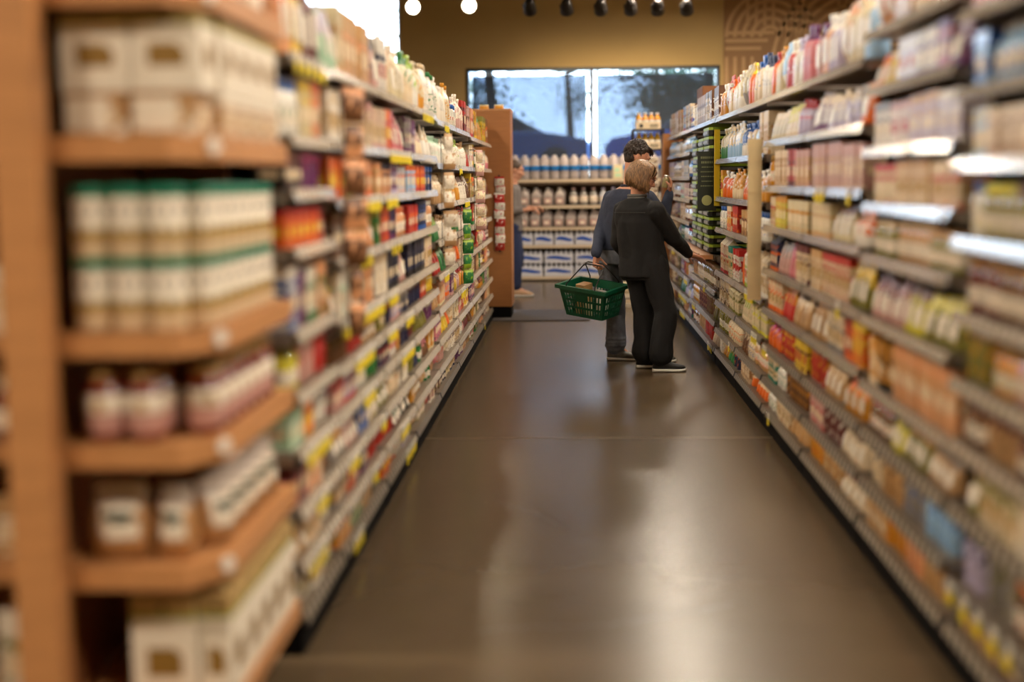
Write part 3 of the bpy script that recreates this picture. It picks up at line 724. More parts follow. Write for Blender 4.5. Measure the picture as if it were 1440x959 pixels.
stock(L2, {9: 'pouch:rose:navy:.6 box:white:navy:.5 sack:white:cream:.5 pouch:tan:ivory:.7 sack:ivory:magnolia:.6', 8: 'box:cream:rose:1 box:orange:red:.45 box:red:pink:.5 pouch:pink:rose:1.2', 7: 'packet:tan:peach:.4 box:peach:navy:.5 packet:purple:lavender:.4 box:silver:orange:.6', 6: 'packet:green:olive:.3 box:red:orange:.5 packet:navy:purple:.4 jar:peach:orange:.8', 5: 'box:magnolia:cream:.6 packet:navy:black:.8 pouch:rose:peach:.6'})
L3 = bay(-1, 7.66, 9.06, [.125,.28,.45,.64,.81,.975,1.21,1.43,1.64,1.90], 1.93)
stock(L3, {9: 'sack:cream:green:.6 sack:white:lime:.6 sack:ivory:amber:.6 bottle:white:cream:.6', 8: 'packet:grey:purple:.4 packet:purple:lavender:.3 pouch:rose:cream:.6 pouch:cream:white:.8', 7: 'box:sky:orange:.5 box:orange:red:.6 packet:navy:blue:.5', 6: 'box:red:orange:.7 packet:navy:blue:.7 jar:peach:white:.6', 5: 'box:navy:black:1 box:cream:rose:.6'}, pal=WARM)
L4 = bay(-1, 9.08, 10.6, [.125,.28,.46,.66,.88,1.10,1.34,1.60,1.88], 1.93)
stock(L4, {8: 'bottle:white:green:.6 sack:white:magnolia:1 bottle:cream:amber:.6', 7: 'sack:white:mint:1 sack:magnolia:green:.8', 6: 'sack:cream:kraft:1 box:cream:kraft:.8', 5: 'pouch:green:lime:.4 sack:magnolia:kraft:.8', 4: 'pouch:red:orange:.6 pouch:green:mint:.5 box:cream:maroon:.6'}, pal=WARM)
L5 = bay(-1, 10.62, 12.1, [.125,.28,.46,.66,.88,1.10,1.34,1.60,1.88], 1.93)
stock(L5, {8: 'jar:white:red:.6 sack:magnolia:rose:.8 box:maroon:red:.5', 7: 'sack:magnolia:lime:.8 sack:white:kraft:.6', 6: 'pouch:cream:amber:.6 pouch:magnolia:brown:.6', 5: 'pouch:green:lime:.5 pouch:magnolia:red:.8', 4: 'pouch:orange:red:.5 box:cream:olive:.8'}, pal=WARM)
L6 = bay(-1, 12.12, 13.5, [.125,.28,.46,.66,.88,1.10,1.34,1.60,1.86], 1.93)
stock(L6, {8: 'box:rose:brown:.6 box:peach:red:.5 packet:brown:black:.3 box:amber:yellow:.6'}, pal=WARM)
L7 = bay(-1, 13.52, 15.2, [.125,.28,.46,.66,.88,1.10,1.34,1.60,1.86], 1.93, last=True)
stock(L7, {8: 'pouch:amber:green:.8 box:yellow:olive:.5 box:brown:orange:.5'}, pal=WARM)

# yellow tickets hanging from the rails
for zi, ya, yb, st in ((9,4.42,4.95,.13),(8,6.7,7.5,.1),(7,5.4,6.3,.085),(7,6.45,6.9,.09),(6,5.7,5.95,.09),(6,6.7,7.05,.14),(5,5.2,6.3,.08),(5,6.45,6.9,.1),(4,5.5,5.95,.08),(4,6.5,6.8,.09),(4,7.2,7.5,.09),
        (3,4.45,4.85,.08),(3,5.7,6.0,.09),(3,7.0,7.5,.1),(2,4.6,4.8,.08),(2,5.3,5.5,.09),(2,6.2,6.4,.1),(1,6.9,7.2,.08),(1,5.9,6.0,.1),(0,7.1,7.5,.1),(0,5.35,5.6,.1),(9,8.2,8.8,.12),(8,9.6,9.9,.1),(7,10.8,11,.1),(6,11.3,11.8,.12),(5,12.6,12.9,.1),(4,9.4,9.7,.1),(3,10.8,11.2,.12),(1,4.45,4.75,.09),(0,13.6,13.7,.2)):
    add_tags(-1, zi, ya, yb, st)
for zi, ya, yb, st in ((4,6.1,6.25,.2),(1,3.65,4.28,.155),(3,9.0,9.35,.1),(2,8.35,8.5,.1),(2,8.8,9.0,.1),(0,11.6,11.95,.1),(1,13.2,13.5,.12),(2,12.2,12.35,.1),(1,14.2,15.2,.14),(2,14.1,14.5,.12),(3,15.8,16.2,.14),(0,14.4,15,.12),(0,8.2,8.3,.2),(1,10.3,10.4,.2),(6,6.5,6.7,.1),(6,5.9,6.0,.2)):
    add_tags(1, zi, ya, yb, st)
# small silver discs added on the rails to give round glints
def disc(s, zi, y, m, r=.022):
    for B in BAYS[s]:
        if B.y0 < y < B.y1:
            q = MB(); c = Vector((-s*.016, y-B.y0, B.zs[zi]-.012))
            q.loft([[(c.x+dx, c.y+r*k*math.cos(2*math.pi*i/16), c.z+r*k*math.sin(2*math.pi*i/16)) for i in range(16)] for dx, k in ((0, .9), (-s*.004, 1), (-s*.006, .9))], 0); q.build('glint_disc', m, B.shelves[zi])
glintm = mat('silver_disc', (240,236,228), .12, .9, var=0)
for s, zi, y in ((-1,2,5.75),(-1,1,5.2),(1,7,4.9),(1,6,4.4),(1,5,4.42),(1,7,4.3),(1,0,8.3),(-1,3,6.7)): disc(s, zi, y, glintm)

# clip strips hanging from the shelf fronts, with little bags on them
def clip_strip(s, y, z0, z1, n, a, b_, lab, cat='clip strip', dx=.0, w=.10, hh=.105, lean=.0):
    x = fx(s) - s*(.03+dx)
    q = MB(); q.box(-.012, .012, -.0015, .0015, 0, z1-z0); q.box(-.01, .01, .0015, .036+dx, z1-z0-.006, z1-z0)
    o = q.build('clip_strip', darkmetal); o.location = (x, y, z0); o.rotation_euler = (0, 0, R(-90*s)); tag(o, lab, cat)
    for k in range(n):
        z = z0 + (z1-z0)*(k+.05)/n
        rz = R(-90*s) + random.uniform(-.35, .35)
        nx = -s
        put('bag', a, b_, (w, .035, hh), (x + nx*.062, y-.015+random.uniform(-.008,.008), z), R(-90*s)*.55+random.uniform(-.5,.5), '%s and %s snack bag clipped on a hanging strip, %s' % (w_(a), w_(b_), lab.split(', ')[-1]),
            '%s snack bags on a hanging strip %s' % (w_(a), lab.split(', ')[-1]), False, k % 2, name='hanging_snack_bag')
clip_strip(-1, 5.13, .93, 1.83, 7, 'brown', 'peach', 'dark strip of brown snack bags, first one on the left', w=.11, hh=.12)
clip_strip(-1, 9.07, .95, 1.80, 7, 'magnolia', 'kraft', 'dark strip of off-white snack bags, second one on the left')
clip_strip(-1, 10.61, .72, 1.28, 5, 'green', 'lime', 'dark strip of green snack bags, third one on the left')
clip_strip(-1, 12.11, .95, 1.75, 7, 'cream', 'rose', 'dark strip of cream snack bags, fourth one on the left')

# the stack of dark trays with lime stripes and its sign, fifth part of the right side
trm = mat('tray_dark', (34,38,32), .35, var=.05); lime = mat('tray_lime', (150,176,50), .45, var=.03); trg = mat('tray_grey', (150,152,148), .35, var=.05)
q = MB(); q.box(0, .40, 0, .03, 0, 1.06); q.box(0, .03, 0, 1.1, 0, .012)
n_ = 0
for col in range(3):
    for k in range(13 if col else 14):
        y = 12.02 + col*.56; z = .8815 + k*.0735
        m = MB(); w, d, h = .50, .34, .066
        m.loft([r_rect(w*.94, d*.94, 0, .03), r_rect(w, d, h*.62, .03)], 0, False)
        m.loft([r_rect(w+.012, d+.012, h*.64, .03), r_rect(w+.012, d+.012, h*.98, .03)], 1, False)
        m.box(-w*.36, w*.36, -.008, -.001, h*.15, h*.5, 2)
        m.box(-w/2-.008, -w/2-.001, d*.18, d*.82, h*.15, h*.5, 2)
        m.box(w/2-.008, w/2+.001, d*.18, d*.82, h*.15, h*.5, 2)
        key = 'tray'
        if key not in PROTO: PROTO[key] = m.mesh('plastic_tray', [trm, lime, trg])
        o = link('produce_tray', PROTO[key], None, (RX - .02 + random.uniform(-.006,.006), y, z), R(-90))
        tag(o, 'flat black tray with lime green rim, stacked in the %s column above the wooden ledge' % ('nearest','middle','farthest')[col], 'tray', 'black and lime trays, %s column' % ('nearest','middle','farthest')[col])
sg = empty('hanging_sign', (RX-.048, 11.68, 1.225), label='tall dark green sign with faint lettering and pale round emblem, before the stacked trays', cat='sign')
m = MB(); m.box(-.075, .075, -.006, .006, 0, .48); m.build('sign_panel', mat('sign_green', (30,38,24), .5, var=.04), sg)
m = MB(); pal_ = mat('sign_print', (128,132,92), .6, var=0)
m.loft([[(.042*math.cos(2*math.pi*i/24), yy, .085+.042*math.sin(2*math.pi*i/24)) for i in range(24)] for yy in (-.007, -.0085)], 0, False); m.build('emblem', mat('sign_emblem', (176,178,112), .6, var=0), sg)
m = MB()
for k in range(7):
    z = .43-.038*k; x = -.05 + .004*(k % 3)
    hh = .018 if k < 2 else .009
    while x < .05-.006*(k % 2): 
        ww = random.uniform(.006, .011); m.box(x, x+ww, -.008, -.006, z-hh/2, z+hh/2); x += ww+.005
m.build('lettering', pal_, sg)
m = MB(); m.box(.075, .155, -.003, .003, .4, .41); m.build('bracket', darkmetal, sg)
# wooden ledge the woman reaches for
m = MB(); m.box(-.12, -.013, .04, 2.4, -.03, .005); m.box(-.135, -.12, .04, 2.4, -.035, .018)
o = m.build('wooden_ledge', wood); o.location = (RX, 11.46, .87); tag(o, 'tan wooden ledge with raised lip below the stacked black trays', 'ledge')
# cream slotted posts and yellow side card between the far right bays
creamp = mat('cream_post', (206,184,140), .6, var=.05)
for y, z0, z1, c, lb in ((8.59, .76, 1.72, creamp, 'cream upright post between shelf bays on the right, beside the cereal boxes'), (11.436, 1.27, 1.87, mat('yellow_card', (222,190,30), .5, var=.03), 'bright yellow vertical side card on the right shelves beside the orange pouches')):
    m = MB(); m.box(*((-.095, -.013) if c is creamp else (-.014, .03)), -.012 if c is creamp else -.0195, .0, z0, z1)
    for k in range(5 if c is creamp else 0): m.box(-.097, -.028, -.014, -.012, z0+(z1-z0)*(k+.5)/5.2, z0+(z1-z0)*(k+.5)/5.2+.008)
    o = m.build('shelf_post' if c is creamp else 'side_card', c); o.location = (RX, y, 0); tag(o, lb, 'post' if c is creamp else 'card')
# brown header box on top of the far right shelves
m = MB(); m.loft([r_rect(.62, .31, 0, .004), r_rect(.62, .31, .44, .004)], 0, False); m.box(-.2, .2, -.003, 0, .2, .24, 1)
o = m.build('cardboard_header_box', [mat('brown_card', (128,80,44), .7, var=.05), mat('tape', (170,130,84), .4)]); o.location = (RX+.165, 14.75, 1.961); o.rotation_euler = (0, 0, R(-90))
tag(o, 'large plain brown cardboard box on top of the far right shelves', 'box')

# ------------------------------------------------------------ near wooden end display, left
e = empty('wooden_display_shelf', (-1.3, 3.3, 0), label='near wooden end display shelving with chamfered shelves, left edge of the picture', cat='shelving')
EO = Vector((-1.3, 3.3, 0))
def eb(name, x0, x1, y0, y1, z0, z1, m=wood):
    q = MB(); q.box(x0-EO.x, x1-EO.x, y0-EO.y, y1-EO.y, z0, z1); return q.build(name, m, e)
SZ = [.20, .57, .87, 1.14, 1.605, 1.965]
eb('post', -1.325, -1.228, 3.235, 3.33, 0, 2.6)
eb('post', -2.5, -2.40, 3.235, 3.33, 0, 2.6)
eb('back_panel', -2.5, -1.02, 4.20, 4.225, 0, 2.5, wood_in)
eb('partition', -1.30, -1.27, 3.33, 4.19, 0, 2.5, wood_in)
eb('plinth', -2.5, -.95, 3.40, 4.19, 0, .16, wood_in)
DS = []
for z in SZ:
    q = MB(); t = .042
    pts = [(-2.48, 3.34), (-1.26+.0, 3.34), (-.955, 3.34), (-.868, 3.47), (-.868, 4.28), (-1.0, 4.28), (-1.0, 4.19), (-2.48, 4.19)]
    q.prism([(x-EO.x, y-EO.y) for x, y in pts], z-t, z)
    sh = q.build('shelf', wood, e); DS.append(sh)
    q = MB(); q.prism([(x-EO.x, y-EO.y) for x, y in [(-1.22, 3.325), (-.945, 3.325), (-.853, 3.462), (-.853, 4.28), (-.8675, 4.28), (-.8675, 3.468), (-.954, 3.339), (-1.22, 3.339)]], z-t-.012, z+.006)
    q.build('edge_lip', wood, sh)
    # round white ticket at the chamfer
    q = MB(); nrm = Vector((.137, -.092, 0)).normalized(); c = Vector((-.868-EO.x+.001, 3.44-EO.y, z-.018)) + nrm*.003; u = Vector((-nrm.y, nrm.x, 0)); v = Vector((0,0,1))
    q.loft([[tuple(c + nrm*tt + (u*math.cos(2*math.pi*i/20)+v*math.sin(2*math.pi*i/20))*.020) for i in range(20)] for tt in (0, .003)], 0, False); q.build('round_ticket', wtag, sh)
# white tubs with green lids, two layers on the fourth shelf, following its front and its side
def tubrow(pts, z, dims, kind, a, b_, lab, grp, layers=1, face=None, name=None, parts=True):
    for ly in range(layers):
        for x, y, rz in pts: put(kind, a, b_, dims, (x, y, z+.0015+ly*(dims[2]+.0008)), rz, lab[ly] if isinstance(lab, (list, tuple)) else lab, grp[ly] if isinstance(grp, (list, tuple)) else grp, parts, 0, name=name)
G = {}
def canister_big():
    n, w, h = 22, .044, .172
    pr = [(0,.95),(.02,1),(.24,1),(.245,1.006),(.37,1.006),(.375,1),(.88,1),(.9,.98)]
    m = MB(); m.loft([r_round(w*k, h*z, n) for z, k in pr], [0,0,0,1,0,3,3], True)
    for k in range(9): # little printed hills over the gold band
        a = 2*math.pi*k/9; m.obox((w*1.004*math.cos(a), w*1.004*math.sin(a), h*.39), Vector((-math.sin(a), math.cos(a), 0))*.011, Vector((math.cos(a), math.sin(a), 0))*.001, Vector((0,0,.004)), 2)
        m.obox((w*1.004*math.cos(a+.3), w*1.004*math.sin(a+.3), h*.66), Vector((-math.sin(a+.3), math.cos(a+.3), 0))*.005, Vector((math.cos(a+.3), math.sin(a+.3), 0))*.001, Vector((0,0,.01)), 4)
    me = m.mesh('canister', [plain('cream'), plain('gold'), plain('olive'), plain('magnolia'), plain('grey')])
    l_ = MB(); l_.loft([r_round(w*1.03, h*.855, n), r_round(w*1.04, h*.97, n), r_round(w, h, n)], 0, True)
    return me, l_.mesh('lid', [mat('green_lid', (0,128,98), .4, var=.03)])
cme, clid = canister_big()
pos = [(-1.165+.0935*k, 3.405, 0) for k in range(3)] + [(-.925, 3.49+.0935*k, 0) for k in range(8)] + [(-1.165+.0935*k, 3.5, 0) for k in range(2)]
for ly in range(2):
    for x, y, _ in pos:
        pass
        o = link('white_canister', cme, None, (x, y, SZ[3]+.007+ly*.1735)); o.rotation_euler = (0, 0, random.uniform(-.2, .2))
        tag(o, 'white canister with green lid and gold band, %s layer on the near wooden shelf' % ('lower','upper')[ly], 'canister', 'white canisters with green lids, %s layer' % ('lower','upper')[ly])
        link('lid', clid, o)
# jars of red sauce on the third shelf
n = 22
m = MB(); h, w = .168, .047
m.loft([r_round(w*k, h*z, n) for z, k in [(0,.88),(.03,.98),(.08,1),(.12,1),(.125,1.01),(.42,1.01),(.68,1.01),(.685,1),(.76,.97),(.84,.82),(.87,.8)]], [0,0,0,3,3,1,1,0,0,0], True)
for k in range(2): m.obox((0, -w*1.012, h*(.5+.06*k)), Vector((.012-.004*k,0,0)), Vector((0,.001,0)), Vector((0,0,.007)), 2)
jme = m.mesh('sauce_jar', [mat('red_sauce', (110,22,14), .12, var=.2, coat=1), plain('magnolia'), plain('gold'), plain('rose')])
m = MB(); m.loft([r_round(w*.86, h*.875, n), r_round(w*.87, h*.97, n), r_round(w*.8, h, n)], 0, True); jl = m.mesh('lid', [mat('gold_lid', (176,140,84), .3, .8, var=.02)])
for x, y, g in [(-1.145, 3.40, 0), (-1.043, 3.40, 0), (-1.145, 3.50, 0), (-1.043, 3.50, 0)] + [(-.925, 3.50+.1*k, 1) for k in range(7)]:
    o = link('sauce_jar', jme, None, (x, y, SZ[2]+.0065)); o.rotation_euler = (0, 0, 0 if not g else R(35))
    tag(o, 'jar of red sauce, white label, %s' % ('front pair on the wooden shelf' if not g else 'row along the side of the wooden shelf'), 'jar', 'red sauce jars, ' + ('front' if not g else 'side row')); link('lid', jl, o)
# clear bags of nuts on the second shelf
nut = mat('nuts_in_clear_bag', (176,128,78), .35, var=.35, scale=70, bump=.6, bscale=80, coat=.6); clearf = mat('clear_film', (188,176,166), .18, var=.1, coat=1); labm = plain('magnolia'); gm = mat('label_dark_green', (16,62,52), .5)
def nutbag(x, y, rz, w, h, lab, grp):
    rr = []; d = .085
    for z, kw, kt in [(0,.8,.6),(.05,.95,.95),(.3,1,1),(.55,.98,.85),(.72,.9,.6),(.85,.82,.3),(.95,.86,.12),(1,.9,.1)]: rr.append(r_lens(w*kw, d*kt, h*z, 0, 18, .003))
    m = MB(); m.loft(rr, [0,0,0,0,1,1,1], True); o = m.build('nut_bag', [nut, clearf]); o.location = (x, y, SZ[1]+.0065); o.rotation_euler = (0, 0, rz); tag(o, lab, 'bag', grp)
    m = MB(); g = []
    for zz in (.28, .42, .56, .72):
        for xx in (-.32, -.16, 0, .16, .32): g.append((xx*w, -(d/2*(1 if zz < .5 else .8 if zz < .6 else .6)*(1-abs(xx*1.9)**2.6)) - .005, h*zz))
    m.add(g, [(r*5+c, r*5+c+1, (r+1)*5+c+1, (r+1)*5+c) for r in range(3) for c in range(4)], [0]*4+[0]*4+[0]*4, True)
    m.obox((0, -d/2*.9-.007, h*.6), Vector((w*.22,0,0)), Vector((0,.001,0)), Vector((0,0,h*.04)), 1); m.obox((.004, -d/2*.97-.007, h*.52), Vector((w*.15,0,0)), Vector((0,.001,0)), Vector((0,0,h*.02)), 1)
    m.build('label', [labm, gm], o)
nutbag(-1.125, 3.43, R(6), .15, .185, 'clear bag of nuts with white label, left one at the front of the wooden shelf', None)
nutbag(-.985, 3.43, R(-4), .10, .18, 'clear bag of nuts with white label, right one at the front of the wooden shelf', None)
for k in range(5): nutbag(-.93, 3.57+.132*k, R(52)+random.uniform(-.1,.1), .12, .175, 'clear bag of nuts in the row along the side of the wooden shelf', 'nut bags along the side of the wooden shelf')
# boxes with olive tops: deck and the shelf above the canisters
def grain_box(w, d, h, loc, rz, lab, grp=None, lying=False, top=True):
    m = MB(); t = .78 if not lying else .86
    m.loft([r_rect(w, d, 0, .003), r_rect(w, d, h*t, .003), r_rect(w, d, h*(t+.05), .003), r_rect(w, d, h, .003)], [0, 3, 1], False)
    def face(fw, fn):
        # brown window with a cut corner, and a small mark on the olive band
        a0, a1, z0, z1 = -fw*.26, fw*.28, h*.22, h*.50
        if lying: z0, z1 = h*.32, h*.62
        pts = [(a0, z0), (a1, z0), (a1, z1-.02), (a1-.02, z1), (a0, z1)]
        m.add([fn(a, z, .0008) for a, z in pts], [(0,1,2,3,4)], 2)
        m.add([fn(a, z, .0008) for a, z in [(-.008, h*.86), (.008, h*.86), (.006, h*.93), (-.006, h*.93)]], [(0,1,2,3)], 4)
    face(w, lambda a, z, e_: (a, -e_, z)); face(d, lambda a, z, e_: (w/2+e_, d/2+a, z)); face(d, lambda a, z, e_: (-w/2-e_, d/2-a, z))
    o = m.build('grain_box', [plain('magnolia'), mat('box_top_kraft', (176,146,92), .6, var=.05), mat('grain_print', (138,104,40), .6, var=.35, scale=130), mat('box_band_green', (150,156,62), .5), blackm])
    o.location = loc; o.rotation_euler = (0, 0, rz); tag(o, lab, 'box', grp); return o
z = SZ[0]+.0065
grain_box(.165, .11, .265, (-1.03, 3.42, z), 0, 'white grain box with olive top, front left on the lowest wooden shelf')
grain_box(.082, .16, .262, (-.902, 3.44, z), R(0), 'narrow side of white grain box, front right on the lowest wooden shelf')
for k in range(4): grain_box(.15, .105, .262, (-.862, 3.69+.156*k, z), R(90), 'white grain box with olive top, in the side row on the lowest wooden shelf', 'grain boxes along the side of the lowest wooden shelf')
z = SZ[4]+.0065
for k, x in enumerate((-1.14, -.975)):
    o = put('case', 'kraft', 'magnolia', (.155, .15, .105), (x, 3.40, z), 0, 'low kraft carton with white ticket, %s at the front of the upper wooden shelf' % ('left','right')[k], None, False, 0, name='low_carton')
    m = MB(); m.box(-.07, .035, -.0018, -.0008, .015, .092); m.build('white_ticket', labm, o)
for k in range(4): put('case', 'kraft', 'magnolia', (.16, .12, .103), (-.868, 3.635+.166*k, z), R(90), 'low kraft carton in the side row of the upper wooden shelf', 'low kraft cartons in the side row', False, 1, name='low_carton')
z2 = z + .1065
for k, x in enumerate((-1.135, -.962)): grain_box(.168, .15, .182, (x, 3.395, z2), 0, 'white grain box lying on the low cartons, %s of the front two' % ('left','right')[k], None, True)
for k in range(4): grain_box(.16, .12, .180, (-.868, 3.64+.165*k, z2), R(90), 'white grain box in the side row on top of the low cartons', 'grain boxes on top of the low cartons at the side', True)
z = SZ[5]+.0065
for k in range(3): grain_box(.16, .12, .2, (-1.13+.09*k, 3.42+.001*k, z) if k == 0 else (-.872, 3.45+.27*k, z), 0 if k == 0 else R(90), 'white grain box on the topmost wooden shelf, almost above the picture', 'grain boxes on the topmost wooden shelf')
# the slice of the next bay, left of the post
for zi, a, b_ in ((0,'magnolia','olive'), (2,'maroon','magnolia'), (3,'magnolia','tan'), (1,'kraft','magnolia')):
    put('jar' if zi == 2 else 'box', a, b_, (.10,.10,.16 if zi != 0 else .24), (-1.395, 3.40, SZ[zi]+.001), 0, '%s %s left of the wooden post, on the %s wooden shelf' % (w_(a), 'jar' if zi == 2 else 'box', ORD[zi]), None, False)

# ------------------------------------------------------------ far left wooden end panel with its strip of red and white packets
px0, px1 = W(691, 300, 15.36).x, W(719, 300, 15.36).x; pz = W(705, 156, 15.36).z
e = empty('end_cap', (px0, 15.3, 0), label='tall brown wooden end panel closing the left shelving, far end of the aisle', cat='end panel')
q = MB(); q.box(-.55, px1-px0, 0, .03, .13, pz); q.build('panel', wood_end, e)
q = MB(); q.box(px1-px0-.03, px1-px0, .032, .62, .13, pz); q.build('side_panel', wood_end, e)
q = MB(); q.box(-.54, px1-px0-.01, .005, .60, .0, .128); q.build('kick_plate', basem, e)
q = MB(); q.box(-.55, px1-px0+.004, -.004, .62, pz+.001, pz+.02); q.build('top_board', wood, e)
for zz in (.13, .5, .9, 1.3, 1.7):
    q = MB(); q.box(-.55, px1-px0-.034, .10, .62, zz, zz+.02); q.build('shelf', wood, e)
sx, szt, szb = W(702, 300, 15.25).x, W(702, 250, 15.25).z, W(702, 352, 15.25).z
q = MB(); q.box(-.01, .01, -.002, .002, 0, szt-szb+.05); o = q.build('clip_strip', darkmetal); o.location = (sx, 15.2978, szb-.02); tag(o, 'thin hanging strip on the far left wooden end panel', 'clip strip')
for k in range(9):
    zz = szb + (szt-szb)*k/9
    put('bag', 'white' if k % 3 else 'red', 'red' if k % 3 else 'white', (.11, .03, .098), (sx+.01*(k%2), 15.252, zz), random.uniform(-.3,.3), 'small red and white packet clipped on the far left wooden end panel', 'red and white packets on the end panel strip', False, 0, name='hanging_packet')
for k in range(5):
    put('pouch', 'amber', 'ivory', (.10, .08, .05), (px0+.05+.0*k-.12*k if k else px0+.09, 15.4, pz+.021), 0, 'small amber pouch lying on top of the far left end panel', 'amber pouches on the end panel', False) if k < 2 else None

# ------------------------------------------------------------ bottled water shelves under the window
WY = 20.9
wx0, wx1 = W(716, 300, WY).x, 1.75
e = empty('water_shelving', ((wx0+wx1)/2, WY, 0), label='wide steel shelving stocked with bottled water, under the shaded window', cat='shelving')
ex = (wx0+wx1)/2; hw = (wx1-wx0)/2
zrow = [W(780, y, WY).z for y in (389, 345, 320, 289.5, 252.5)]
q = MB(); q.box(-hw, hw, .62, .65, 0, zrow[-1]-.03); q.build('back_panel', backm, e)
q = MB(); q.box(-hw, hw, .03, .6, 0, zrow[0]-.05); q.build('kick_plate', basem, e)
for x in (-hw, -hw/3, hw/3, hw-.03):
    q = MB(); q.box(x, x+.03, .56, .6, zrow[0]-.04, zrow[-1]-.03); q.build('upright', darkmetal, e)
railw = mat('warm_rail', (206,186,160), .3, var=.04, coat=.5)
for zi, z in enumerate(zrow):
    q = MB(); q.box(-hw, hw, .0, .555, z-.025, z); sh = q.build('shelf', shelfm, e)
    q = MB(); q.box(-hw, hw, -.012, -.001, z-.038, z+.004); q.build('ticket_rail', railw, sh)
clearp = mat('clear_water_plastic', (196,184,182), .12, var=.1, coat=1, trans=.25); capb = plain('blue', .4); capw = plain('white', .4)
bandb = mat('blue_band', (16,104,176), .35, var=.03); packw = mat('pack_film', (206,206,214), .25, var=.06, scale=30, coat=.8)
n = 16; w, h = .070, .36
m = MB(); m.loft([r_round(w*k, h*z, n, 0) for z, k in [(0,.85),(.03,1),(.15,.98),(.2,1),(.36,1),(.365,1.015),(.56,1.015),(.565,1),(.74,1),(.86,.86),(.92,.62),(.94,.36),(.95,.36)]], [0,0,0,0,0,1,0,0,0,0,0,0], True)
wme = m.mesh('water_bottle', [clearp, bandb]); m = MB(); m.loft([r_round(w*.4, h*.95, n), r_round(w*.38, h*.985, n)], 0); wcap = m.mesh('cap', [capw])
xs = wx0+.09
k = 0
while xs < wx1-.08:
    for yy in (0.085, .232):
        o = link('water_bottle', wme, None, (xs, WY+yy, zrow[4]+.001)); link('cap', wcap, o)
        tag(o, 'large clear water bottle with blue band, %s row on the top shelf under the window' % ('front' if yy < .1 else 'second'), 'bottle', 'blue banded water bottles, %s row' % ('front' if yy < .1 else 'second'))
    xs += .1445
# gallon jugs: square body, sloping shoulder, handle
def jug_mesh():
    m = MB(); w, h = .163, .262
    def sq(k, z): return [(w/2*k*math.copysign(abs(math.cos(a))**.45, math.cos(a)), w/2*k*math.copysign(abs(math.sin(a))**.45, math.sin(a)), h*z) for a in [2*math.pi*i/20+.05 for i in range(20)]]
    m.loft([sq(.9,0), sq(1,.03), sq(1,.50), sq(.97,.56), sq(.62,.76), sq(.3,.92), sq(.26,.96)], 0, True)
    m.tube([(w*.2,0,h*.9),(w*.4,0,h*.84),(w*.47,0,h*.7),(w*.44,0,h*.58)], .012, 8, 0)
    m.box(-w*.3, w*.3, -w/2-.002, -w/2, h*.14, h*.42, 1); m.box(-w*.18, w*.18, -w/2-.003, -w/2-.002, h*.2, h*.34, 2)
    me = m.mesh('water_jug', [mat('milky_jug_plastic', (158,144,138), .25, var=.08, coat=.6), plain('rose'), plain('magnolia')])
    m = MB(); m.loft([r_round(w*.16, h*.96, 14), r_round(w*.15, h, 14)], 0); return me, m.mesh('cap', [capw])
jm_, jc = jug_mesh()
def jugs(x0, x1, zi, lab, grp, step=.174):
    x = x0
    while x < x1:
        o = link('water_jug', jm_, None, (x, WY+.095, zrow[zi]+.001)); tag(o, lab, 'jug', grp); link('cap', jc, o); x += step
jugs(wx0+.22, wx0+.22+.174*3.5, 3, 'milky gallon water jug on the second shelf from the top, under the blue banded bottles', 'gallon jugs on the second shelf from the top')
jugs(wx0+.20, wx1-.1, 2, 'milky gallon water jug on the middle shelf of the water shelving', 'gallon jugs on the middle water shelf')
x = wx0+.22+.174*4+.03; k = 0
while x < wx1-.09:
    a, b_ = (('grey','rose'), ('silver','lavender'))[0 if k < 3 else 1]
    put('bottle', a, b_, (.12, .12, .26), (x, WY+.04, zrow[3]+.001), 0, '%s bottle beside the gallon jugs on the second water shelf' % ('grey tinted' if k < 3 else 'clear round'), 'grey tinted bottles on the water shelving' if k < 3 else 'clear round bottles on the water shelving', True, name='drink_bottle'); x += .145; k += 1
# film wrapped packs with a blue printed swoosh
def pack_mesh(w, h):
    m = MB(); d = .26; nb = max(3, round(w/.07))
    for i in range(nb):
        for j in range(2):
            cx = -w/2 + w*(i+.5)/nb
            m.loft([[(cx + w/nb*.5*k*math.cos(2*math.pi*q/12), .07+j*.12 + .058*k*math.sin(2*math.pi*q/12), h*z) for q in range(12)] for z, k in [(0,.9),(.05,1),(.72,1),(.9,.6),(1,.4)]], 0, True)
    m.loft([r_rect(w*.99, d*.9, h*.03, .02), r_rect(w*1.0, d*.92, h*.7, .02)], 0, False)
    g = []; N = 14
    for i in range(N+1):
        x = -w*.42 + w*.84*i/N; zc = h*(.42+.06*math.sin(i/N*5)); t = h*.13*math.sin(math.pi*(i+.6)/(N+1.2))**.5
        g += [(x, -.004, zc-t), (x, -.004, zc+t)]
    m.add(g, [(2*i, 2*i+2, 2*i+3, 2*i+1) for i in range(N)], 1)
    return m.mesh('water_pack', [packw, mat('pack_blue', (28,78,170), .35, var=.05)])
pm = pack_mesh(.285, .215); pm2 = pack_mesh(.43, .19)
x = wx0+.05
k = 0
while x+.15 < wx1:
    o = link('water_pack', pm, None, (x+.15, WY+.02, zrow[1]+.001)); tag(o, 'film wrapped pack of small water bottles on the fourth water shelf down', 'pack', 'single layer water packs'); x += .30
x = wx0+.05
while x+.2 < wx1:
    for ly in (0, 1):
        o = link('water_pack', pm2, None, (x+.22, WY+.02, zrow[0]+.001+ly*.192)); tag(o, 'wide film wrapped water pack with blue swoosh, %s layer on the lowest water shelf' % ('bottom','upper')[ly], 'pack', 'wide water packs, %s layer' % ('bottom','upper')[ly])
    x += .45
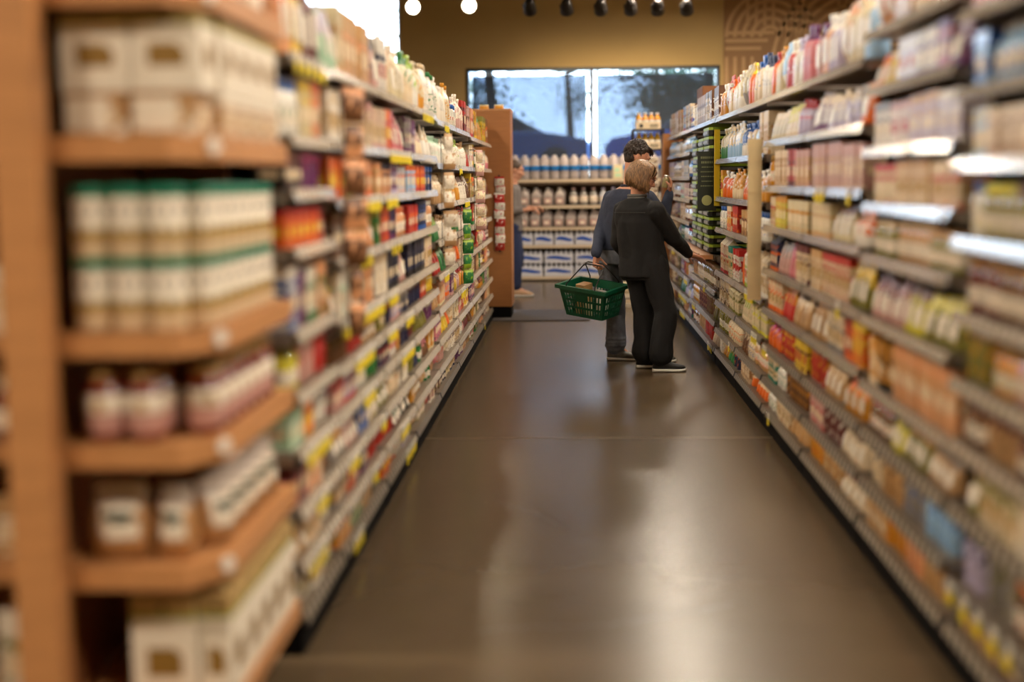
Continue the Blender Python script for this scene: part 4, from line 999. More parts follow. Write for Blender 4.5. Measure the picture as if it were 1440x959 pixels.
# small card hanging in front of the bottles and a round blue disc
p = W(869, 237, WY-.02); q = MB(); q.box(-.07, .07, -.002, .0, -.1, .1); q.box(-.045, .045, -.004, -.002, -.07, -.03, 1); q.box(-.05, .02, -.004, -.002, .0, .05, 1)
o = q.build('shelf_card', [plain('ivory'), plain('mint')]); o.location = (p.x, WY-.016, zrow[4]+.105); tag(o, 'small pale green card standing before the blue banded bottles', 'card')

# ------------------------------------------------------------ far right end display: juice packs over stacked cases
DX0, DX1, DY = .80, 1.12, 17.5
e = empty('end_cap', (RX, 17.34, 0), label='brown wooden end panel closing the right shelving, behind the stacked juice', cat='end panel')
b = MB(); b.box(-.045, .56, 0, .03, 0, 2.02); b.build('panel', wood_end, e)
b = MB(); b.box(-.045, -.015, .032, .32, 0, 2.02); b.build('side_panel', wood_end, e)
def case(w, d, h, loc, rz, lab, grp, a='magnolia', b_='brown', nm='white_case'): return put('case', a, b_, (w, d, h), loc, rz, lab, grp, False, 0, name=nm)
cx = W(885, 400, 17.0).x
case(.30, .26, .15, (cx+.02, 16.6, 0.001), 0, 'white printed case on the floor behind the couple, lower of two', None)
case(.28, .25, .13, (cx+.02, 16.6, 0.153), 0, 'white printed case on the floor behind the couple, upper of two', None, 'ivory', 'brown')
e = empty('wire_rack', (.965, 17.70, 0), label='slim wooden rack behind the right end panel carrying white boxes and juice', cat='rack')
b = MB(); b.box(-.17, .16, .0, .75, 0, .10); b.build('base', blackm, e)
zj = W(905, 182, 18.2).z; zj2 = W(905, 203, 18.2).z
for x in (-.20, .175):
    for y in (.33, .72):
        b = MB(); b.box(x, x+.02, y, y+.02, .10, zj+.0); b.build('post', darkmetal, e)
for z in (zj, zj2-.06):
    b = MB(); b.box(-.20, .195, .31, .75, z-.014, z); b.build('shelf', darkmetal, e)
# tilted boxes
z = .102
k = 0
while z < zj2-.19:
    o = case(.20, .27, .07, (.965, 17.72, z), random.uniform(-.12, .12), 'flat white box with brown edge in the tall uneven stack by the right end panel', 'flat white boxes in the tall stack'); z += .0715; k += 1
jb = mat('orange_juice', (236,160,24), .15, var=.05, coat=1)
def juice_bottle(loc, lab, grp, m_=jb):
    n = 14; r, h = .038, .20
    m = MB(); m.loft([r_round(r*k, h*z, n) for z, k in [(0,.9),(.03,1),(.3,1),(.31,1.02),(.55,1.02),(.56,1),(.68,.95),(.8,.6),(.88,.5),(.9,.5)]], [0,0,0,1,0,0,0,0,0], True)
    k_ = 'juice' + m_.name
    if k_ not in PROTO:
        c = MB(); c.loft([r_round(r*.56, h*.9, n), r_round(r*.54, h, n)], 0); PROTO[k_] = (m.mesh('juice_bottle', [m_, plain('magnolia')]), c.mesh('cap', [plain('white')]))
    o = link('juice_bottle', PROTO[k_][0], None, loc); link('cap', PROTO[k_][1], o); tag(o, lab, 'bottle', grp)
for ly, z, m_ in ((1, zj, jb), (0, zj2-.06, mat('olive_juice', (170,130,26), .15, var=.05, coat=1))):
    wd_ = 'upper' if ly else 'lower'
    b = MB(); X0, X1, Y0, Y1 = -.155, .155, 0, .17
    hh = .085
    b.box(X0, X1, Y0, Y0+.004, 0, hh, 0); b.box(X0, X1, Y1-.004, Y1, 0, hh, 0); b.box(X0, X0+.004, Y0+.004, Y1-.004, 0, hh, 0); b.box(X1-.004, X1, Y0+.004, Y1-.004, 0, hh, 0); b.box(X0+.004, X1-.004, Y0+.004, Y1-.004, 0, .003, 0)
    b.loft([[(-.09+.025*math.cos(2*math.pi*i/16), yy, .04+.025*math.sin(2*math.pi*i/16)) for i in range(16)] for yy in (-.0005, -.002)], 1, False)
    for k in range(5): b.box(.02+.022*k, .02+.022*k+.015, -.002, 0, .035, .06 if k % 2 else .055, 1)
    b.box(.02, .12, -.002, 0, .018, .026, 1)
    o = b.build('bottle_carrier', [plain('cream'), plain('black')]); o.location = (.965, 18.10, z+.001); tag(o, 'cream cardboard carrier holding juice bottles, %s one on the rack' % wd_, 'carrier')
    for i in range(4):
        for j in range(2): juice_bottle((.965-.1155+.077*i, 18.10+.045+.08*j, z+.0045), '%s juice bottle standing in the %s cream carrier' % ('yellow orange' if ly else 'olive yellow', wd_), 'juice bottles in the %s carrier' % wd_, m_)

# ------------------------------------------------------------ people
skin = mat('skin', (196,140,112), .5, var=.04, scale=30)
def nz(p, sc, a): return noise.noise(Vector(p)*sc)*a
def blend(a, b, t): return a.lerp(b, t)
def torso_loft(mb, secs, u, v, n=24, ex=.85):
    """secs: (centre, half width, half depth); u = body right, v = body forward"""
    rings = []
    for c, hw, hd in secs:
        rings.append([c + u*hw*math.copysign(abs(math.cos(t))**ex, math.cos(t)) + v*hd*math.copysign(abs(math.sin(t))**ex, math.sin(t)) for t in [2*math.pi*i/n for i in range(n)]])
    mb.loft(rings, 0)
def limb(mb, pts, rs, k=1):
    for i in range(len(pts)-1): mb.capsule(pts[i], pts[i+1], rs[i]*k, rs[i+1]*k, 14)
def hand(mb, wrist, d, palm, thumb, curl=.6, spread=.12, L=.185):
    """wrist, direction of the fingers, palm normal (palm side), side of the thumb; curl in radians per joint"""
    d = d.normalized(); palm = (palm - d*palm.dot(d)).normalized(); side = d.cross(palm)
    if side.dot(thumb) < 0: side = -side
    pc = wrist + d*L*.26
    mb.capsule(wrist, pc, .026, .030, 12, 0, (palm, .55))
    for k in (-1, 0, 1): mb.capsule(wrist + d*.012 + side*.010*k, wrist + d*L*.5 + side*.022*k, .016, .014, 10)
    for i, (o, l) in enumerate(((1.5, .92), (.5, 1.0), (-.5, .94), (-1.5, .76))):
        p = wrist + d*L*(.50 - .02*abs(o)) + side*.0185*o
        ang = 0; dd = (d + side*spread*o*.5).normalized(); ln = L*l
        for seg, (fr, r) in enumerate(((.24, .0095), (.17, .0085), (.13, .0078))):
            ang += curl*(.9 + .15*i*(1 if curl > .3 else 0)) * (1 if seg else .6)
            q = p + (dd*math.cos(ang) + palm*math.sin(ang))*ln*fr
            mb.capsule(p, q, r, r*.93, 9); p = q
    p = wrist + d*L*.16 + side*.026 + palm*.006
    dd = (d*.62 + side*.75 + palm*.35).normalized(); q = p + dd*L*.22; mb.capsule(p, q, .014, .0105, 9)
    dd = (d*.8 + side*.25 + palm*(.3+curl*.5)).normalized(); q2 = q + dd*L*.17; mb.capsule(q, q2, .0105, .009, 9)
    q3 = q2 + (d*.6 + palm*(.4+curl*.5) - side*.1).normalized()*L*.12; mb.capsule(q2, q3, .009, .0078, 9)
def head_frame(fwd, up):
    f = fwd.normalized(); r = f.cross(up).normalized(); u = r.cross(f).normalized(); return r, f, u
def head(mb, c, r, f, u, s=1.0):
    """c = centre between crown and chin; head height about .235"""
    def H(x, y, z): return c + (r*x + f*y + u*z)*s
    E = lambda p, a, b_, c_: mb.ell(p, (r*a*s, f*b_*s, u*c_*s), 18, 12)
    E(H(0,-.012,.030), .077, .097, .088)            # skull
    E(H(0,.022,-.020), .066, .070, .075)            # face
    E(H(0,.040,-.072), .043, .042, .036)            # jaw
    E(H(0,.070,-.092), .021, .018, .020)            # chin
    E(H(0,.082,.036), .052, .020, .016)             # brow
    for sx in (-1, 1):
        E(H(sx*.036,.060,-.024), .026, .030, .024)  # cheek
        E(H(sx*.046,.012,-.070), .018, .036, .028)  # jaw corner
        E(H(sx*.079,-.008,-.005), .008, .018, .031); E(H(sx*.086,-.014,.006), .006, .016, .020)  # ear
    mb.capsule(H(0,.086,.016), H(0,.110,-.026), .009, .014, 10); E(H(0,.112,-.030), .013, .014, .011)
    for sx in (-1, 1): E(H(sx*.012,.102,-.032), .009, .011, .009)
    E(H(0,.090,-.054), .023, .012, .007); E(H(0,.087,-.066), .021, .012, .008)
    return H
def fold(sc=9, a=.006, sc2=26, b_=.0025):
    def f(p): return (abs(noise.noise(Vector((p.x*sc, p.y*sc, p.z*sc*.55))))*2-.5)*a + noise.noise(Vector(p)*sc2)*b_
    return f
def hair_mat(name, a, b_):
    m = bpy.data.materials.new(name); m.use_nodes = True; nt = m.node_tree; n = nt.nodes; l = nt.links; bs = n['Principled BSDF']
    tc = n.new('ShaderNodeTexCoord'); mp = n.new('ShaderNodeMapping'); mp.inputs['Scale'].default_value = (1,1,.12)
    no = n.new('ShaderNodeTexNoise'); no.inputs['Scale'].default_value = 150; no.inputs['Detail'].default_value = 3
    l.new(tc.outputs['Object'], mp.inputs['Vector']); l.new(mp.outputs[0], no.inputs['Vector'])
    mx = n.new('ShaderNodeMix'); mx.data_type = 'RGBA'; mx.inputs['A'].default_value = (*lin(a), 1); mx.inputs['B'].default_value = (*lin(b_), 1)
    cr = n.new('ShaderNodeMapRange'); cr.inputs['From Min'].default_value = .35; cr.inputs['From Max'].default_value = .65; l.new(no.outputs['Fac'], cr.inputs['Value'])
    l.new(cr.outputs[0], mx.inputs['Factor']); l.new(mx.outputs['Result'], bs.inputs['Base Color']); bs.inputs['Roughness'].default_value = .45
    bp = n.new('ShaderNodeBump'); bp.inputs['Strength'].default_value = .6; bp.inputs['Distance'].default_value = .006; l.new(no.outputs['Fac'], bp.inputs['Height']); l.new(bp.outputs[0], bs.inputs['Normal'])
    return m
def shoe(parent, ank, fdir, upper, sole, name='shoe', L=.285, laces=None, ztop=.105):
    f = Vector((fdir.x, fdir.y, 0)).normalized(); s = Vector((-f.y, f.x, 0)); o = Vector((ank.x, ank.y, 0)) - f*.07
    def ring(t, hw, z0, z1, n=18):
        c = o + f*L*t; out = []
        for i in range(n):
            a = 2*math.pi*i/n; cs, sn = math.cos(a), math.sin(a)
            out.append(c + s*hw*math.copysign(abs(cs)**.75, cs) + Vector((0,0,(z0+z1)/2 + (z1-z0)/2*math.copysign(abs(sn)**.75, sn))))
        return out
    m = MB(); m.loft([ring(0,.018,.022,.07), ring(.03,.034,.02,.095), ring(.2,.038,.02,ztop), ring(.38,.038,.02,.098), ring(.55,.043,.02,.075), ring(.75,.048,.02,.062), ring(.92,.040,.02,.052), ring(.99,.018,.022,.040)], 0)
    o1 = m.build(name, upper, parent)
    m = MB(); m.loft([ring(-.015,.02,.001,.028), ring(.02,.038,.001,.03), ring(.3,.041,.001,.027), ring(.55,.047,.001,.026), ring(.78,.052,.001,.027), ring(.94,.043,.003,.03), ring(1.015,.02,.006,.03)], 0); m.build('sole', sole, o1)
    if laces:
        m = MB()
        for k in range(4):
            c = o + f*L*(.40+.075*k); z = .098-.009*k*1.6
            m.capsule(c - s*.02 + Vector((0,0,z-.006)), c + s*.02 + Vector((0,0,z-.006)), .0035, .0035, 6)
        m.build('laces', laces, o1)
    return o1
V = Vector; UP = V((0,0,1))
def person(root_loc, body, body_mats, label, mats_skin=skin, voxel=.006):
    o = baked('person', body, mats_skin, voxel, 3)
    tag(o, label, 'person'); return o

# --- the man: dark sweater, jeans, basket in the left hand, small jar lifted in the right
f = V((.66,.75,0)).normalized(); r = V((f.y,-f.x,0))
pelvis = W(866,350,11.62); chest = W(880,290,11.60); nk = W(886,259,11.60)
Ls, Rs = W(859,279,11.76), W(911,279,11.46)
Le, Lw = W(845,325,11.62), W(838,357,11.40)
Re, Rw = W(933,308,11.46), W(941,272,11.50)
Lh, Rh = pelvis - r*.10 + V((0,0,-.01)), pelvis + r*.10 + V((0,0,-.01))
Lk, La = W(866,424,11.72), W(866,496,11.70); Rk = W(910,428,11.52); Ra = W(915,497,11.50)
La.z = .10; Ra.z = .10
HC = W(896,222,11.57); hr, hf, hu = head_frame(V((.93,.12,-.42)), UP*1 + V((.25,0,0)))
B = MB()
H = head(B, HC, hr, hf, hu, 1.0)
B.capsule(nk + V((0,0,-.06)), HC - hu*.045 - hf*.03, .058, .052, 16)
torso_loft(B, [(pelvis-UP*.08,.15,.10),(pelvis,.165,.115),(blend(pelvis,chest,.5),.145,.105),(chest,.17,.115),(blend(chest,nk,.55),.18,.105),(nk-UP*.02,.09,.07)], r, f)
for S_, E_, W_ in ((Ls,Le,Lw),(Rs,Re,Rw)): limb(B, [S_,E_,W_], [.052,.040,.028])
for h_, k_, a_ in ((Lh,Lk,La),(Rh,Rk,Ra)): limb(B, [h_,k_,a_], [.082,.055,.040]); B.capsule(a_, a_+f*.12-UP*.05, .035, .03)
grip = W(836,369,11.37)
hand(B, Lw, (V((-.01,.0,-1))), r, f, curl=1.15)
hand(B, Rw, V((.10,.05,1)), V((-.85,-.25,0)), V((.3,-.9,0)), curl=.8, L=.175)
man = person(None, B, None, 'person in dark sweater and jeans holding a green basket and raising a small jar', voxel=.0055)
# sweater
sweat = mat('navy_sweater_knit', (44,50,68), .9, var=.10, scale=40, bump=.25, bscale=260)
B = MB()
torso_loft(B, [(pelvis-UP*.005,.18,.134),(pelvis+UP*.04,.178,.134),(blend(pelvis,chest,.3),.168,.13),(blend(pelvis,chest,.65),.172,.132),(chest,.192,.134),(blend(chest,nk,.45),.20,.126),(blend(chest,nk,.75),.15,.10),(nk-UP*.035,.10,.085)], r, f)
B.capsule(Ls, nk-UP*.05, .062, .062, 16); B.capsule(Rs, nk-UP*.05, .062, .062, 16)
limb(B, [Ls,Le,blend(Le,Lw,.97)], [.070,.055,.041]); limb(B, [Rs,Re,blend(Re,Rw,.92)], [.068,.054,.041])
for S_, E_ in ((Ls,Le),(Rs,Re)):
    for t in (.82,.93,1.05): c = S_.lerp(E_, t); B.ell(c, (r*.058, f*.058, UP*.012))
baked('sweater', B, sweat, .008, 3, man, noisefn=fold(8,.007,30,.0015))
B = MB(); c0 = nk-UP*.022
for t in (0, 1): pass
B.tube([c0 + (r*math.cos(a)*.072 + f*math.sin(a)*.066 + UP*.012*math.sin(a+math.pi)) for a in [2*math.pi*i/24 for i in range(25)]], .011, 8); B.build('collar', sweat, man)
for S_, E_, W_, nm in ((Ls,Le,Lw,'cuff'),(Rs,Re,Rw,'cuff')):
    B = MB(); d_ = (W_-E_).normalized(); c = E_.lerp(W_, .93); B.capsule(c-d_*.03, c+d_*.012, .0425, .036, 18); B.build(nm, sweat, man)
# jeans
denim = mat('washed_denim', (104,108,118), .85, var=.30, scale=14, bump=.2, bscale=200)
B = MB()
torso_loft(B, [(pelvis-UP*.12,.165,.118),(pelvis-UP*.05,.172,.124),(pelvis+UP*.07,.166,.12)], r, f)
for h_, k_, a_ in ((Lh,Lk,La),(Rh,Rk,Ra)):
    limb(B, [h_-UP*.02,blend(h_,k_,.5),k_,blend(k_,a_,.55),blend(k_,a_,.93)], [.105,.094,.084,.082,.086])
    for t in (.78,.86,.93): c = k_.lerp(a_, t); B.ell(c, (r*.093, f*.095, UP*.020))
baked('jeans', B, denim, .009, 3, man, noisefn=fold(9,.010,30,.003))
shoe_grey = mat('grey_running_shoe', (96,92,84), .6, var=.25, scale=50)
solew = mat('white_sole', (212,208,200), .5, var=.03); laceg = mat('pale_lace', (206,206,196), .6)
shoe(man, La, V((.97,-.18,0)), shoe_grey, solew, laces=laceg); shoe(man, Ra, V((.9,.3,0)), shoe_grey, solew, laces=laceg)
# short dark hair: scalp cap with many short locks
def HP(x, y, z): return HC + hr*x + hf*y + hu*z
B = MB()
B.ell(HP(0,-.026,.050), (hr*.083, hf*.096, hu*.080), 20, 14); B.ell(HP(0,-.052,-.012), (hr*.071, hf*.052, hu*.064)); B.ell(HP(0,.030,.088), (hr*.064, hf*.060, hu*.034))
rd = random.Random(21)
for k in range(900):
    a = rd.uniform(0, 6.28); t = math.acos(rd.uniform(-.72, 1)); d_ = V((math.cos(a)*math.sin(t), math.sin(a)*math.sin(t), math.cos(t)))
    if d_.y > .30 and d_.z < .50: continue
    if d_.y > -.30 and d_.z < -.05: continue
    k_ = -min(0, d_.z)
    p = HP(d_.x*.079*(1-.1*k_), -.026+d_.y*.092*(1-.12*k_), .046+d_.z*.098)
    dr = (hr*d_.x*.35 + hf*(.25+d_.y*.35) + hu*(-.75+.75*max(0,d_.z)))*rd.uniform(.02,.038)
    out = (hr*d_.x + hf*d_.y + hu*d_.z)*rd.uniform(.002,.008)
    B.tube([p, p+out+dr*.5, p+out*.8+dr], [.0062,.0052,.0014], 5)
for k in range(26):
    x = -.06+.0048*k; B.tube([HP(x,.04,.112), HP(x+.004,.080,.100), HP(x+.008+rd.uniform(-.006,.006),.102,.066+rd.uniform(-.01,.008))], [.007,.006,.0015], 5)
B.build('hair', hair_mat('dark_brown_hair', (22,15,11), (58,40,28)), man)
def face_bits(parent, HP, iris, browm):
    for sx in (-1, 1):
        B = MB(); B.ell(HP(sx*.031,.0775,.012), (hr*.011, hf*.008, hu*.006), 12, 8); B.build('eye', mat('eye_white', (214,206,198), .2, var=0), parent)
        B = MB(); B.tube([HP(sx*.016,.096,.032), HP(sx*.032,.096,.036), HP(sx*.048,.086,.030)], [.003,.004,.002], 6); B.build('eyebrow', browm, parent)
face_bits(man, HP, None, mat('brow_dark', (40,28,20), .7))

# small jar lifted in the right hand
p = Rw + V((-.040,-.03,.098))
m = MB(); rj, hj = .026, .10
m.loft([r_round(rj*k, hj*z, 18) for z, k in [(0,.9),(.03,1),(.6,1),(.72,.9),(.8,.7),(.84,.66)]], 0)
jo = m.build('spice_jar', mat('olive_jar_glass', (150,140,96), .12, var=.3, scale=90, coat=1)); jo.location = p - V((0,0,.05)); jo.rotation_euler = (R(4), R(10), 0); tag(jo, 'small pale glass jar held up in the raised hand before the shelves', 'jar')
m = MB(); m.loft([r_round(rj*.74, hj*.83, 18), r_round(rj*.74, hj, 18)], 0); m.build('lid', mat('lid_silver', (190,184,172), .3, .8, var=0), jo)

# --- the woman: black jacket and trousers, bob hair, reaching for the ledge
f = V((.58,.81,0)).normalized(); r = V((f.y,-f.x,0))
pelvis = W(905,368,11.12); chest = W(897,312,11.10); nk = W(896,276,11.10)
Ls, Rs = W(875,296,11.24), W(922,297,10.98)
Le, Lw = W(868,340,11.25), W(884,366,11.33)
Re, Rw = W(946,334,11.12), W(968,357,11.40)
Lh, Rh = W(898,374,11.20), W(919,374,11.05)
Lk, La = W(905,440,11.22), W(907,508,11.22); Rk, Ra = W(936,438,11.00), W(928,510,10.98)
La.z = .095; Ra.z = .095
HC = W(904,249,11.10); hr, hf, hu = head_frame(V((.95,.10,-.46)), UP + V((.22,0,0)))
B = MB()
H = head(B, HC, hr, hf, hu, .95)
B.capsule(nk + V((0,0,-.05)), HC - hu*.05 - hf*.02, .054, .050, 16)
torso_loft(B, [(pelvis-UP*.08,.16,.11),(pelvis,.165,.115),(blend(pelvis,chest,.5),.14,.10),(chest,.15,.11),(blend(chest,nk,.6),.155,.10),(nk-UP*.02,.08,.065)], r, f)
for S_, E_, W_ in ((Ls,Le,Lw),(Rs,Re,Rw)): limb(B, [S_,E_,W_], [.048,.037,.025])
for h_, k_, a_ in ((Lh,Lk,La),(Rh,Rk,Ra)): limb(B, [h_,k_,a_], [.085,.055,.038]); B.capsule(a_, a_+V((.06,0,-.05)), .033, .022)
hand(B, Lw, V((.95,-.05,-.3)), V((0,-1,0)), UP, curl=.5, L=.17)
hand(B, Rw, V((.85,.40,-.30)), V((.1,-.2,-1)), V((-.4,.9,0)), curl=.28, L=.17)
wom = person(None, B, None, 'person with light brown bob, black jacket and trousers, reaching toward the wooden ledge', voxel=.0055)
blk = mat('black_fleece', (15,14,15), .9, var=.10, scale=30, bump=.2, bscale=240)
B = MB()
torso_loft(B, [(pelvis-UP*.115,.205,.15),(pelvis-UP*.05,.20,.15),(blend(pelvis,chest,.35),.182,.142),(chest,.184,.14),(blend(chest,nk,.5),.182,.125),(blend(chest,nk,.8),.13,.095),(nk-UP*.02,.085,.075)], r, f)
B.capsule(Ls, nk-UP*.045, .058, .056, 16); B.capsule(Rs, nk-UP*.045, .058, .056, 16)
limb(B, [Ls,Le,blend(Le,Lw,.96)], [.074,.060,.046]); limb(B, [Rs,Re,blend(Re,Rw,.97)], [.078,.064,.044])
baked('jacket', B, blk, .008, 3, wom, noisefn=fold(7,.010,28,.002))
B = MB()
for t0, zz in ((0, 0), (1, .018)): 
    B.tube([nk + UP*(-.012+zz) + (r*math.cos(a)*.068 + f*math.sin(a)*.062) for a in [2*math.pi*i/24 for i in range(25)]], .012, 8)
B.build('collar', mat('grey_collar', (84,82,78), .85, var=.08), wom)
B = MB(); ys = [chest.lerp(nk, .38) - f*.139 + r*x_ + f*(abs(x_)**2*1.3) for x_ in [-.14+.28*i/14 for i in range(15)]]; B.tube(ys, .0028, 6); B.build('yoke_seam', mat('seam', (44,42,40), .8), wom)
trou = mat('black_trousers', (9,8,9), .9, var=.12, scale=20)
B = MB()
torso_loft(B, [(pelvis-UP*.14,.178,.13),(pelvis-UP*.05,.18,.132),(pelvis+UP*.04,.165,.12)], r, f)
for h_, k_, a_ in ((Lh,Lk,La),(Rh,Rk,Ra)):
    limb(B, [h_,blend(h_,k_,.5),k_,blend(k_,a_,.5),blend(k_,a_,.9)], [.112,.102,.088,.088,.098])
    B.capsule(k_.lerp(a_,.9), V((a_.x, a_.y, .125)), .092, .088)
baked('trousers', B, trou, .009, 3, wom, noisefn=fold(8,.010,26,.002))
blks = mat('black_shoe', (26,24,24), .6, var=.05)
shoe(wom, La, V((.98,.12,0)), blks, solew, L=.25); shoe(wom, Ra + V((.015,0,0)), V((.99,.05,0)), blks, solew, L=.255)
# bob: cap, a curtain of fine locks at sides and back
B = MB(); hs = .95
def HP(x, y, z): return HC + (hr*x + hf*y + hu*z)*hs
B.ell(HP(0,-.024,.046), (hr*.086, hf*.100, hu*.083), 20, 14); B.ell(HP(0,-.050,-.020), (hr*.078, hf*.058, hu*.080))
rd = random.Random(5)
for k in range(760):
    a = rd.uniform(-2.25, 2.25)              # angle from straight back
    sx, cy = math.sin(a), -math.cos(a)
    fr = abs(a)/2.25; lay = rd.uniform(0, 1)
    rad = 1 + .05*lay
    top = HP(sx*.030, -.008+cy*.040, .131-.006*abs(sx)); sh = HP(sx*.070*rad, -.016+cy*.086*rad, .104)
    mid_ = HP(sx*.094*rad, -.022+cy*.108*rad, .045+rd.uniform(-.02,.02))
    low = HP(sx*(.096+.010*lay), -.024+cy*(.104+.014*lay), -.02) 
    drop = rd.uniform(.075,.105)*(1-.18*lay)
    end = low + V((rd.uniform(-.012,.006), rd.uniform(-.008,.008), -drop)) + (hr*sx+hf*cy)*rd.uniform(-.012,.006)
    B.tube([top, sh, mid_, low, low.lerp(end,.6)+(hr*sx+hf*cy)*.006, end], [.003,.0055,.0058,.0056,.005,.0015], 5)
for k in range(34): # fringe swept to the near side
    x = -.078+.0046*k; B.tube([HP(.005,.0,.132), HP(x*.75,.058,.112), HP(x*1.1,.090-.3*abs(x),.075), HP(x*1.2,.094-.45*abs(x),.040-abs(x)*.3)], [.004,.0055,.005,.0015], 5)
B.build('hair', hair_mat('light_brown_hair', (74,50,30), (150,112,72)), wom)
face_bits(wom, HP, None, mat('brow_light', (110,80,54), .7))
B = MB()
for sx in (-1, 1):
    B.tube([HP(sx*.031+.021*math.cos(a), .098, .008+.015*math.sin(a)) for a in [2*math.pi*i/16 for i in range(17)]], .0016, 6)
    B.tube([HP(sx*.052,.096,.012), HP(sx*.078,.06,.014), HP(sx*.084,-.005,.012)], .0018, 6)
B.tube([HP(-.010,.100,.012), HP(.010,.100,.012)], .0016, 6)
B.build('glasses', blackm, wom)

# --- the person half hidden behind the far left end panel
Y0 = 18.25
f = V((1,.0,0)); r = V((0,-1,0))
px_ = W(724,350,Y0).x
pelvis = V((px_-.02, Y0, .93)); chest = pelvis + V((-.02,0,.32)); nk = pelvis + V((.0,0,.53)); HC = nk + V((.04,0,.15))
Ls, Rs = chest + V((0,.17,.12)), chest + V((0,-.17,.12))
Re, Le = Rs + V((.02,-.03,-.28)), Ls + V((.05,.03,-.27)); Rw, Lw = Re + V((.20,0,.02)), Le + V((.21,0,.03))
hr, hf, hu = head_frame(V((1,0,-.25)), UP)
Lh, Rh = pelvis + V((0,.09,-.03)), pelvis + V((0,-.09,-.03)); Lk, La = V((px_+.04, Y0+.1, .50)), V((px_-.02, Y0+.1, .10)); Rk, Ra = V((px_+.02, Y0-.09, .50)), V((px_+.02, Y0-.09, .10))
B = MB(); head(B, HC, hr, hf, hu, 1)
B.capsule(nk-UP*.04, HC-hu*.05, .06, .055, 16)
torso_loft(B, [(pelvis-UP*.08,.16,.11),(pelvis,.165,.115),(blend(pelvis,chest,.5),.15,.105),(chest,.17,.115),(blend(chest,nk,.6),.165,.10),(nk-UP*.02,.08,.065)], r, f)
for S_, E_, W_ in ((Ls,Le,Lw),(Rs,Re,Rw)): limb(B, [S_,E_,W_], [.05,.038,.026]); hand(B, W_, V((1,0,.05)), V((0,0,-1)), V((0,-1 if S_ is Ls else 1,0)), curl=.7)
for h_, k_, a_ in ((Lh,Lk,La),(Rh,Rk,Ra)): limb(B, [h_,k_,a_], [.08,.055,.038]); B.capsule(a_, a_+V((.12,0,-.05)), .033, .028)
p3 = person(None, B, None, 'person in grey top and blue jeans, half hidden behind the far left end panel', voxel=.007)
B = MB()
torso_loft(B, [(pelvis-UP*.09,.18,.13),(blend(pelvis,chest,.4),.172,.13),(chest,.185,.132),(blend(chest,nk,.6),.17,.11),(nk-UP*.03,.09,.075)], r, f)
for S_, E_, W_ in ((Ls,Le,Lw),(Rs,Re,Rw)): limb(B, [S_,E_,S_.lerp(E_,1)+ (W_-E_)*.5], [.068,.056,.05])
baked('top', B, mat('grey_top', (112,104,100), .85, var=.08), .010, 2, p3, noisefn=fold())
B = MB()
torso_loft(B, [(pelvis-UP*.12,.165,.12),(pelvis+UP*.04,.165,.12)], r, f)
for h_, k_, a_ in ((Lh,Lk,La),(Rh,Rk,Ra)): limb(B, [h_,blend(h_,k_,.5),k_,blend(k_,a_,.9)], [.10,.09,.074,.066])
baked('jeans', B, mat('blue_denim', (34,44,78), .85, var=.12), .010, 2, p3, noisefn=fold())
tanshoe = mat('tan_shoe', (186,150,116), .6)
shoe(p3, La, f, tanshoe, solew); shoe(p3, Ra, f, tanshoe, solew)
B = MB(); B.ell(HC+hu*.045-hf*.025, (hr*.086, hf*.1, hu*.085), 18, 12); baked('hair', B, hair_mat('brown_hair', (50,34,24), (84,60,42)), .006, 1, p3)

# ------------------------------------------------------------ green shopping basket
C = W(833,397,11.33); zt = .655; hb_ = .245
ang = R(-37)
TM = Matrix.Rotation(R(10), 3, 'X') @ Matrix.Rotation(ang, 3, 'Z')
BO = V((C.x, C.y, zt-.075)) - TM @ V((0,0,hb_)) + V((0,0,.075))
bk = empty('shopping_basket', BO, 0, label='dark green plastic shopping basket with black handles, hanging from a hand', cat='basket')
bk.rotation_euler = TM.to_euler()
gb = mat('green_basket_plastic', (4,86,58), .45, var=.05)
tx, ty_, bx_, by_ = .225, .150, .175, .112
def wall(mb, p00, p10, p01, p11, cols, rows, mx_=.08, top=.16, bot=.10, fw_=.42, fh=.30, blank=None):
    """bars around slots: p00 bottom left, p10 bottom right, p01 top left, p11 top right"""
    def P(u, v): return p00*(1-u)*(1-v) + p10*u*(1-v) + p01*(1-u)*v + p11*u*v
    us = [0, mx_]; du = (1-2*mx_)/cols
    for c in range(cols): us += [mx_+du*(c+fw_), mx_+du*(c+1)]
    us += [1]; us = sorted(set(round(x, 5) for x in us))
    vs = [0, bot]; dv = (1-top-bot)/rows
    for q in range(rows): vs += [bot+dv*(q+1-fh), bot+dv*(q+1)]
    vs += [1]; vs = sorted(set(round(x, 5) for x in vs))
    for i in range(len(us)-1):
        for j in range(len(vs)-1):
            um, vm = (us[i]+us[i+1])/2, (vs[j]+vs[j+1])/2
            inu = mx_ < um < 1-mx_; inv = bot < vm < 1-top
            if inu and inv:
                a = ((um-mx_)/du) % 1; b_ = ((vm-bot)/dv) % 1
                if a > fw_ and b_ < 1-fh: 
                    if not (blank and blank[0] < um < blank[1] and vm > blank[2]): continue
            mb.add([P(us[i],vs[j]), P(us[i+1],vs[j]), P(us[i+1],vs[j+1]), P(us[i],vs[j+1])], [(0,1,2,3)])
B = MB(); bl = [V((-bx_,-by_,0)), V((bx_,-by_,0)), V((bx_,by_,0)), V((-bx_,by_,0))]; tl = [V((-tx,-ty_,hb_)), V((tx,-ty_,hb_)), V((tx,ty_,hb_)), V((-tx,ty_,hb_))]
wall(B, bl[0], bl[1], tl[0], tl[1], 13, 3, .06, blank=(.33,.62,.62)); wall(B, bl[1], bl[2], tl[1], tl[2], 8, 3, .08)
wall(B, bl[2], bl[3], tl[2], tl[3], 13, 3, .06); wall(B, bl[3], bl[0], tl[3], tl[0], 8, 3, .08)
